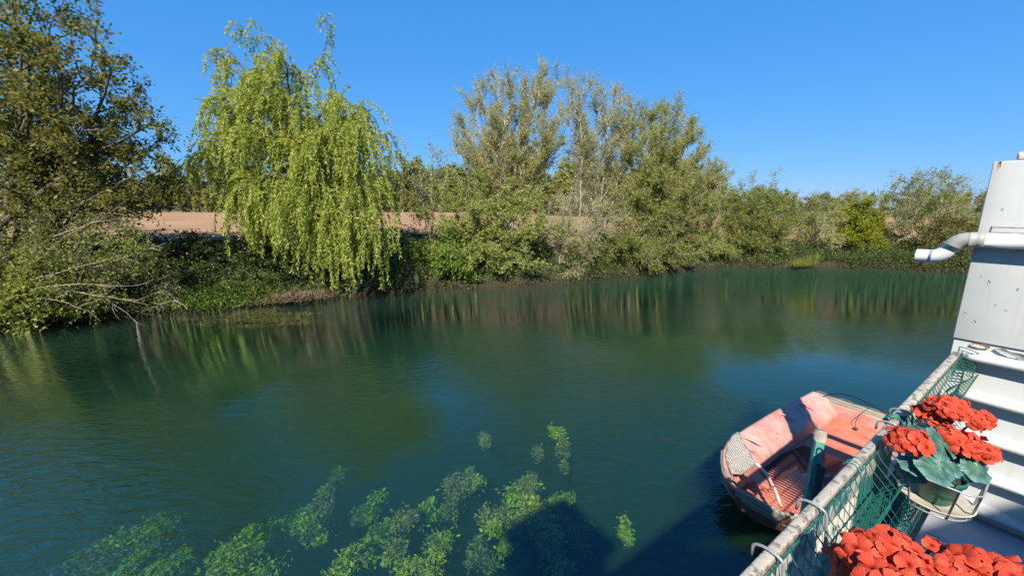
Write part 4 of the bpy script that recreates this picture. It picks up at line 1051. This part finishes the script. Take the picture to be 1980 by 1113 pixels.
# --- right hand bank
tree('broad_shrub_tree', 'broad green tree with layered branches and thin shoots above, right of middle', 'tree', gb(1465, 20.4),
     tops([(1400, 395, 0), (1425, 375, .5), (1445, 380, -.5), (1475, 368, .4), (1500, 378, 0), (1520, 400, .3), (1405, 430, -.6), (1450, 420, -1), (1500, 420, -.9), (1535, 420, 0), (1410, 475, -.9), (1460, 470, -1.3), (1515, 475, -1)], 20.4),
     M['bark'], M['leaf_mid'], 51, r0=0.045, n2=17, L2=0.95, n3=11, L3=0.45, nl=12, ls=0.065, t2=0.2, ang2=1.0, trop=0.02, shape=0.35)
tree('sapling', 'thin bare shoots rising above the bushes right of the dense tree', 'tree', gb(1440, 21.5),
     tops([(1395, 310, 0), (1412, 318, .3), (1462, 335, 0), (1505, 328, .2), (1380, 330, .3)], 21.5),
     M['bark_pale'], M['leaf_pale'], 52, r0=0.03, n2=16, L2=0.5, n3=6, L3=0.3, nl=4, ls=0.055, t2=0.45, ang2=0.8, trop=0.03, sparse=0.8)
tree('broad_shrub_tree', 'grey green shrub with spreading twigs between the broad tree and yellow bush', 'tree', gb(1580, 22.5),
     tops([(1540, 410, 0), (1560, 398, .4), (1590, 392, 0), (1615, 400, .4), (1550, 430, -.8), (1590, 430, -1), (1630, 420, 0), (1565, 470, -1)], 22.5),
     M['bark_pale'], M['leaf_mid'], 53, r0=0.04, n2=15, L2=0.9, n3=10, L3=0.45, nl=9, ls=0.065, t2=0.25, ang2=0.9, trop=0.03, shape=0.35, sparse=0.85)
tree('pale_tree', 'pale nearly bare tree behind the yellow green bush', 'tree', gb(1650, 24.0),
     tops([(1615, 395, 0), (1635, 380, .4), (1655, 375, -.3), (1675, 382, .3), (1690, 405, 0)], 24.0),
     M['bark_pale'], M['leaf_pale'], 54, r0=0.045, n2=15, L2=0.8, n3=9, L3=0.4, nl=6, ls=0.065, t2=0.4, ang2=0.8, trop=0.04, sparse=0.7)
tree('yellow_bush', 'bright yellow green bush by the water on the right bank', 'shrub', gb(1665, 20.3),
     tops([(1625, 430, 0), (1645, 405, .3), (1668, 400, 0), (1690, 415, .3), (1705, 440, 0), (1640, 460, -.6), (1670, 450, -.8), (1695, 470, -.5), (1650, 490, -.6)], 20.3),
     M['bark'], M['leaf_yellow'], 55, r0=0.03, n2=15, L2=0.55, n3=11, L3=0.32, nl=15, ls=0.065, lw=0.6, t2=0.2, ang2=0.9, trop=0.03, shape=0.3, parts=('stems', 'foliage'))
tree('twiggy_shrub', 'brown twiggy sapling with pale trunk left of the yellow bush', 'shrub', gb(1612, 19.8),
     tops([(1590, 425, 0), (1610, 410, .2), (1630, 420, 0), (1600, 460, -.3), (1625, 465, -.3)], 19.8),
     M['bark_pale'], M['leaf_bud'], 56, r0=0.035, n2=12, L2=0.5, n3=9, L3=0.3, nl=6, ls=0.055, t2=0.25, ang2=0.8, sparse=0.8, parts=('stems', 'foliage'))
tree('spreading_tree', 'umbrella shaped tree with fanned branches near the white wall', 'tree', gb(1800, 20.6),
     tops([(1705, 385, 0), (1725, 365, .5), (1755, 352, -.5), (1785, 345, .4), (1815, 340, 0), (1845, 350, -.4), (1870, 365, .4), (1895, 385, 0), (1760, 400, -1), (1820, 390, -1), (1870, 420, -.6), (1730, 430, -.4)], 20.6),
     M['bark_pale'], M['leaf_mid'], 57, r0=0.05, n2=17, L2=1.0, n3=11, L3=0.4, nl=8, ls=0.06, t2=0.4, ang2=0.75, trop=0.04, bow=0.05, sparse=0.8, shape=0.4)
tree('shrub', 'low dark green shrub under the umbrella shaped tree', 'shrub', gb(1840, 19.0),
     tops([(1790, 450, 0), (1820, 430, .3), (1855, 435, 0), (1890, 440, .3), (1800, 490, -.6), (1850, 485, -.8), (1900, 470, -.3)], 19.0),
     M['bark'], M['leaf_olive'], 58, r0=0.025, n2=13, L2=0.6, n3=10, L3=0.35, nl=13, ls=0.065, t2=0.18, ang2=0.9, shape=0.3, parts=('stems', 'foliage'))
tree('shrub', 'small grassy green shrub between yellow bush and umbrella tree', 'shrub', gb(1735, 20.8),
     tops([(1705, 470, 0), (1725, 455, .2), (1750, 460, 0), (1770, 470, .2), (1740, 490, -.4)], 20.8),
     M['bark'], M['leaf_bright'], 59, r0=0.02, n2=11, L2=0.45, n3=9, L3=0.25, nl=12, ls=0.06, t2=0.15, ang2=0.9, shape=0.3, parts=('stems', 'foliage'))
# bare leaning stems in the middle
ls_ = thing('leaning_branch', onY(1180, 500, 15.6), 'pale dead branches leaning over the twiggy shrub in the middle', 'branch')
build('stem', MB().tube([onY(1115, 470, 15.4), onY(1160, 430, 15.3), onY(1195, 398, 15.2)], np.array([[.03, .025, .012]]), 6), M['bark'], ls_)
build('stem', MB().tube([onY(1080, 480, 15.2), onY(1090, 420, 15.2), onY(1075, 365, 15.3)], np.array([[.025, .02, .01]]), 6), M['bark'], ls_)
build('stem', MB().tube([onY(1120, 455, 15.0), onY(1175, 425, 15.0), onY(1185, 410, 15.0)], np.array([[.02, .016, .008]]), 6), M['bark'], ls_)

# --- left bank shrubs
tree('shrub', 'pale twiggy shrub reaching over the water at the left edge', 'shrub', gb(60, 9.8),
     tops([(-40, 420, 0), (60, 400, .3), (140, 420, 0), (220, 430, -.2), (280, 470, -.3), (-20, 520, -.7), (60, 500, -.9), (150, 500, -.8), (230, 520, -.3), (300, 490, .3), (180, 560, -.6), (100, 570, -1.0), (20, 580, -1.1), (320, 540, .4), (-60, 560, -.9)], 9.8),
     M['bark'], M['leaf_mid'], 61, r0=0.026, n2=13, L2=0.75, n3=8, L3=0.4, nl=9, ls=0.055, lw=0.55, t2=0.2, ang2=0.6, trop=0.0, tr=0.005, sparse=0.55, shape=0.3, parts=('stems', 'foliage'))
tree('shrub', 'fresh green bramble shrub low on the bank at far left', 'shrub', gb(30, 9.3),
     tops([(-60, 520, 0), (0, 510, .3), (60, 515, 0), (120, 530, .2), (180, 540, .4), (-30, 570, -.5), (40, 575, -.6), (110, 590, -.4), (60, 610, -.7), (-20, 620, -.8), (170, 590, .0)], 9.3),
     M['bark_dark'], M['leaf_mid'], 62, r0=0.02, n2=12, L2=0.5, n3=10, L3=0.28, nl=10, ls=0.065, lw=0.7, t2=0.15, ang2=0.9, trop=0.0, shape=0.3, parts=('stems', 'foliage'))
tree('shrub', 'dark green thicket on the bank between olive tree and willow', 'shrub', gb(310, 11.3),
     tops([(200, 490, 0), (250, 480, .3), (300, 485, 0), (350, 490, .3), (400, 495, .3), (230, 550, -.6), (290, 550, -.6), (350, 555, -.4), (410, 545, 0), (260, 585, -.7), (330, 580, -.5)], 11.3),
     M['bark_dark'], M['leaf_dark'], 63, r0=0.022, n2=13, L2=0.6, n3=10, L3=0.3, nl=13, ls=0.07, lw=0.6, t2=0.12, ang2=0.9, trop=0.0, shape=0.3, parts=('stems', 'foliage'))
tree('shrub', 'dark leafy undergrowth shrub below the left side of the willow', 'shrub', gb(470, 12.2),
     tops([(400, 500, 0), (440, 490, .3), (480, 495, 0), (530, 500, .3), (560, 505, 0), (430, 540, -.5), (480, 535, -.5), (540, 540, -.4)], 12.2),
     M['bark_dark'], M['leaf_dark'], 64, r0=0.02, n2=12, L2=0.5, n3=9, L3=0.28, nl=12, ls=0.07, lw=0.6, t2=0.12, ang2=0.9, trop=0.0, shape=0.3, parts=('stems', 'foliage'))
tree('twiggy_shrub', 'arching bare bramble stems at the waterline left of the willow', 'shrub', gb(330, 10.4),
     tops([(270, 560, 0), (300, 545, 0), (330, 550, .1), (345, 580, 0), (310, 590, -.2), (280, 590, -.2)], 10.3),
     M['twig_grey'], M['leaf_pale'], 65, r0=0.012, n2=9, L2=0.45, n3=5, L3=0.25, nl=3, ls=0.05, t2=0.2, ang2=0.7, trop=-0.06, tr=0.004, sparse=0.5, parts=('stems', 'foliage'))
tree('shrub', 'small shrub in front of the field through the willow curtain', 'shrub', gb(525, 13.2),
     tops([(490, 430, 0), (515, 410, .2), (540, 420, 0), (560, 440, .2), (500, 460, -.3)], 13.2),
     M['bark'], M['leaf_bud'], 66, r0=0.02, n2=12, L2=0.5, n3=8, L3=0.3, nl=7, ls=0.055, t2=0.25, sparse=0.7, parts=('stems', 'foliage'))

# pale bare branches arching out of the left thicket
bb = thing('bare_branch', onY(20, 560, 8.9), 'long pale bare branches arching over the water at left edge', 'branch')
rb = np.random.default_rng(17)
for (x0, y0, x1, y1, x2, y2, Y) in [(-30, 575, 120, 540, 260, 552, 8.7), (-30, 570, 90, 530, 215, 500, 8.8), (0, 565, 150, 555, 290, 590, 8.9), (40, 560, 180, 520, 320, 470, 9.3), (-20, 580, 60, 560, 170, 600, 8.6), (100, 560, 210, 560, 265, 625, 9.2), (60, 480, 150, 430, 240, 420, 9.6), (20, 500, 120, 470, 230, 400, 9.8)]:
    c = bez(onY(x0, y0, Y + .3), onY(x1, y1, Y), onY(x2, y2, Y + .1), 12); c[1:-1] += rb.normal(0, .012, (10, 3))
    b_ = build('branch', MB().tube(c, np.linspace(.013, .003, 12)[None], 5), M['twig_grey'], bb, smooth=True)
    tp, tt = along(c[None], np.zeros(9, int), 0.25 + 0.75 * rb.random(9))
    tw_ = sprout(rb, tp, spread(rb, tt, np.full(9, .6)), 0.2 + .3 * rb.random(9), 4, .15, (0, 0, .02))
    tw__ = build('twigs', MB().tubes(tw_, np.linspace(.005, .002, 5)[None].repeat(9, 0), 4), M['twig_grey'], b_); tag(tw__, None, None, None, 'stuff')
# --- ground cover on the bank slope
def cover(name, label, mat, n, s_rng, o_rng, hmax, ls, lw, seed, up=0.4, dens=0.5, f=1.2):
    r = np.random.default_rng(seed)
    seg = WL[1:-1]; cum = np.concatenate([[0], np.cumsum(np.linalg.norm(np.diff(seg, axis=0), axis=1))])
    s = r.uniform(s_rng[0], s_rng[1], n) * cum[-1]; o = r.uniform(o_rng[0], o_rng[1], n)
    x = np.interp(s, cum, seg[:, 0]); y = np.interp(s, cum, seg[:, 1])
    x2 = np.interp(s + 0.1, cum, seg[:, 0]); y2 = np.interp(s + 0.1, cum, seg[:, 1])
    d = nrm(np.stack([x2 - x, y2 - y], -1)); nx, ny = -d[:, 1], d[:, 0]
    X, Y = x + nx * o, y + ny * o
    dn = vnoise(X, Y, f, seed); k = dn > dens * r.random(n) + 0.2
    X, Y, dn = X[k], Y[k], dn[k]
    Z = np.maximum(gz(X, Y), 0) + r.random(len(X)) ** 1.4 * hmax * (0.3 + dn)
    P = np.stack([X, Y, Z], -1)
    o = build(name, MB().leaves(P, r.normal(0, 0.7, P.shape) + np.array((0, -0.2, up)), ls * (0.6 + 0.8 * r.random(len(P))), lw, r), mat)
    return tag(o, label, None, None, 'stuff')
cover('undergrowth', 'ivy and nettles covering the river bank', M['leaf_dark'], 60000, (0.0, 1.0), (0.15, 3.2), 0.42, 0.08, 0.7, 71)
cover('undergrowth', 'lighter green leaves scattered over the bank', M['leaf_mid'], 26000, (0.0, 1.0), (0.05, 3.3), 0.5, 0.07, 0.6, 72, dens=0.9)
cover('dry_litter', 'dry stalks and dead leaves along the waterline', M['dry'], 3500, (0.0, 1.0), (-0.05, 0.9), 0.16, 0.14, 0.12, 73, up=0.1, dens=0.8)
cover('undergrowth', 'leaves hanging over the waterline of the far bank', M['leaf_deep'], 70000, (0.0, 1.0), (-0.25, 0.75), 0.6, 0.075, 0.55, 74, up=-0.1, dens=0.7)
def patch(name, label, mat, px, py, z, rx, ry, n, ls, lw, hmax, seed, up=0.6):
    r = np.random.default_rng(seed); c = onz(px, py, z)
    q = r.normal(size=(n, 2)) * 0.5; X = c[0] + q[:, 0] * rx + q[:, 1] * 0.5 * rx * 0; Y = c[1] + q[:, 1] * ry + q[:, 0] * rx * 0.45
    Z = np.maximum(gz(X, Y), 0) + r.random(n) * hmax
    P = np.stack([X, Y, Z], -1)
    return tag(build(name, MB().leaves(P, r.normal(0, 0.5, P.shape) + np.array((0, 0, up)), ls * (0.6 + 0.8 * r.random(n)), lw, r), mat), label, None, None, 'stuff')
patch('waterside_grass', 'bright green low plants at the water edge left of the willow', M['leaf_bright'], 440, 593, 0, 1.15, 0.22, 12000, 0.055, 0.6, 0.20, 81)
patch('dry_grass', 'pale dry grass at the foot of the willow', M['dry'], 570, 580, 0.05, 0.8, 0.25, 2200, 0.16, 0.10, 0.2, 82)
patch('reeds', 'green reeds at the far bank left of the yellow bush', M['leaf_mid'], 1560, 515, 0, 0.9, 0.25, 1600, 0.32, 0.04, 0.05, 83, up=1.8)

# --- trees beyond the field
def far_tree(seed, leaf, bark):
    r = np.random.default_rng(seed)
    k = r.integers(3, 6); tp = [(r.normal(0, 1.2), r.normal(0, 1.2), 6.5 + 2.5 * r.random()) for _ in range(k)]
    return tree('distant_tree', None, None, (0, 0, 0), tp, bark, leaf, seed, r0=0.16, n2=16, L2=2.6, n3=7, L3=1.0, nl=5, ls=0.42, lw=0.6, t2=0.12, ang2=0.8, trop=0.06, lspread=0.4, sides=(5, 3, 3), tr=0.02, sparse=0.9)
PROTO = [far_tree(201, M['leaf_far'], M['bark']), far_tree(202, M['leaf_mid'], M['bark_pale']), far_tree(203, M['leaf_bud2'], M['bark']), far_tree(204, M['leaf_far'], M['bark_pale'])]
FLAB = ['grey green tree', 'lighter green tree', 'olive budding tree', 'pale stemmed tree']
ZONE = [(170, 'far beyond the field at the left edge'), (440, 'in the treeline beyond the field between olive tree and willow'), (760, 'in the treeline beyond the field behind the willow'), (900, 'in the treeline beyond the field just right of the willow'), (1390, 'in the treeline behind the tall thin stemmed stand'), (1700, 'in the treeline behind the yellow bush'), (9999, 'in the treeline behind the umbrella shaped tree')]
r = np.random.default_rng(99)
used = [False] * 4
spots = []
for i in range(110):
    a = R(-62 + i * 1.15); D_ = 92 + r.normal(0, 6)
    spots.append((math.tan(a) * D_ if abs(a) < 1.2 else 0, D_, 0.75 + 0.45 * r.random()))
for i in range(60):
    a = R(-52 + i * 1.15); D_ = 84 + r.normal(0, 3)
    spots.append((math.tan(a) * D_, D_, 0.30 + 0.2 * r.random()))
for i in range(26):
    spots.append((24 + i * 2.3 + r.normal(0, .6), 52 + r.normal(0, 4) - i * 0.2, 0.20 + 0.12 * r.random()))
for (x, y, s) in spots:
    q = int(r.integers(4)); pr = PROTO[q]
    if used[q]:
        o = pr.copy(); scene.collection.objects.link(o)
        for ch in list(pr.children):
            c = ch.copy(); scene.collection.objects.link(c); c.parent = o
    else:
        o = pr; used[q] = True
    if x / y > 0.5: s *= 0.55
    o.location = (x, y, float(gz(x, y)) - 0.1); o.rotation_euler = (0, 0, r.random() * 6.28); o.scale = (s, s, s * (0.85 + 0.3 * r.random()))
    dpt = y * CP - (float(gz(x, y)) - CAM_H) * SP; pxx = 990 + FPX * x / dpt
    o['label'] = FLAB[q] + ' ' + [z for lim, z in ZONE if pxx < lim][0]; o['category'] = 'tree'; o['group'] = 'treeline beyond the field'

# --- water weed below the surface in the foreground
r = np.random.default_rng(7)
gm, bm = MB(), MB()
W_ = [(1075, 835, .10, 20), (940, 850, .14, 18), (1085, 865, .12, 20), (1035, 870, .2, 18), (1090, 900, .16, 16), (905, 930, .18, 34), (880, 950, .2, 34), (1015, 935, .14, 30), (1000, 960, .16, 34), (1030, 985, .12, 34), (955, 1005, .14, 34), (1045, 1015, .12, 40), (1110, 1030, .14, 34), (1075, 1070, .10, 34), (1085, 970, .2, 26), (790, 1005, .16, 28), (830, 990, .25, 28), (630, 960, .28, 26), (620, 990, .28, 30), (610, 1030, .3, 36), (710, 975, .34, 34), (650, 920, .35, 20), (840, 1048, .2, 34), (765, 1068, .16, 34), (700, 1075, .18, 28), (660, 1095, .16, 36), (800, 1095, .14, 34), (835, 1100, .14, 34), (480, 1060, .26, 44), (465, 1095, .24, 50), (275, 1050, .36, 36), (290, 1035, .34, 40), (180, 1090, .34, 40), (320, 1100, .3, 36), (240, 1100, .32, 30), (1205, 1025, .2, 20), (560, 1010, .42, 30), (730, 1030, .3, 30), (980, 1040, .2, 34), (920, 1075, .3, 34), (1060, 1045, .1, 30), (1000, 1000, .14, 26), (870, 980, .2, 26)]
for (px, py, dep, sz) in W_:
    dep = dep * 1.7 + 0.26
    c = onz(px, py, -dep); s = sz / FPX * np.linalg.norm(c - CAMP)
    brown = r.random() < 0.4
    # a clump is a wandering chain of small tufts trailing with the current
    q = c.copy(); dirv = nrm(np.array((r.normal(0, .5), r.normal(0.3, .5), 0.0)))
    for k in range(int(3 + sz / 9)):
        q = c + r.normal(size=3) * np.array((s * 0.26, s * 0.36, 0.04))
        nn = int(60 + 4.6 * sz); ts = s * (0.10 + 0.16 * r.random())
        mb = (bm if brown else gm) if r.random() < 0.75 else (gm if brown else bm)
        st = r.normal(size=(nn, 3)) * np.array((ts, ts * 1.2, 0.02)) + q
        d = nrm(r.normal(0, 1.0, (nn, 3)) * np.array((1, 1, 0.35)) + dirv * 0.5)
        mb.leaves(st, d, 0.018 + 0.05 * r.random(nn) ** 2, 0.45, r, 0.15)
for k in range(26):                     # brown weed over the shallow spit left of the willow
    px_, py_ = 505 + r.normal(0, 48), 616 + r.normal(0, 8)
    c = onz(px_, py_, -0.06); nn = 260
    st = r.normal(size=(nn, 3)) * np.array((0.22, 0.10, 0.012)) + c
    bm.leaves(st, nrm(r.normal(0, .5, (nn, 3)) * np.array((1, 1, .2)) + np.array((.6, .2, 0))), 0.05 * (0.5 + r.random(nn)), 0.3, r, 0.1)
def sink(mb):
    mb.V = [np.c_[v[:, :2], np.minimum(v[:, 2], -0.015)] for v in mb.V]; return mb
tag(build('water_weed', sink(gm), M['weed']), 'yellow green water weed drifting just below the surface', None, None, 'stuff')
tag(build('water_weed', sink(bm), M['weed_brown']), 'brownish water weed drifting just below the surface', None, None, 'stuff')
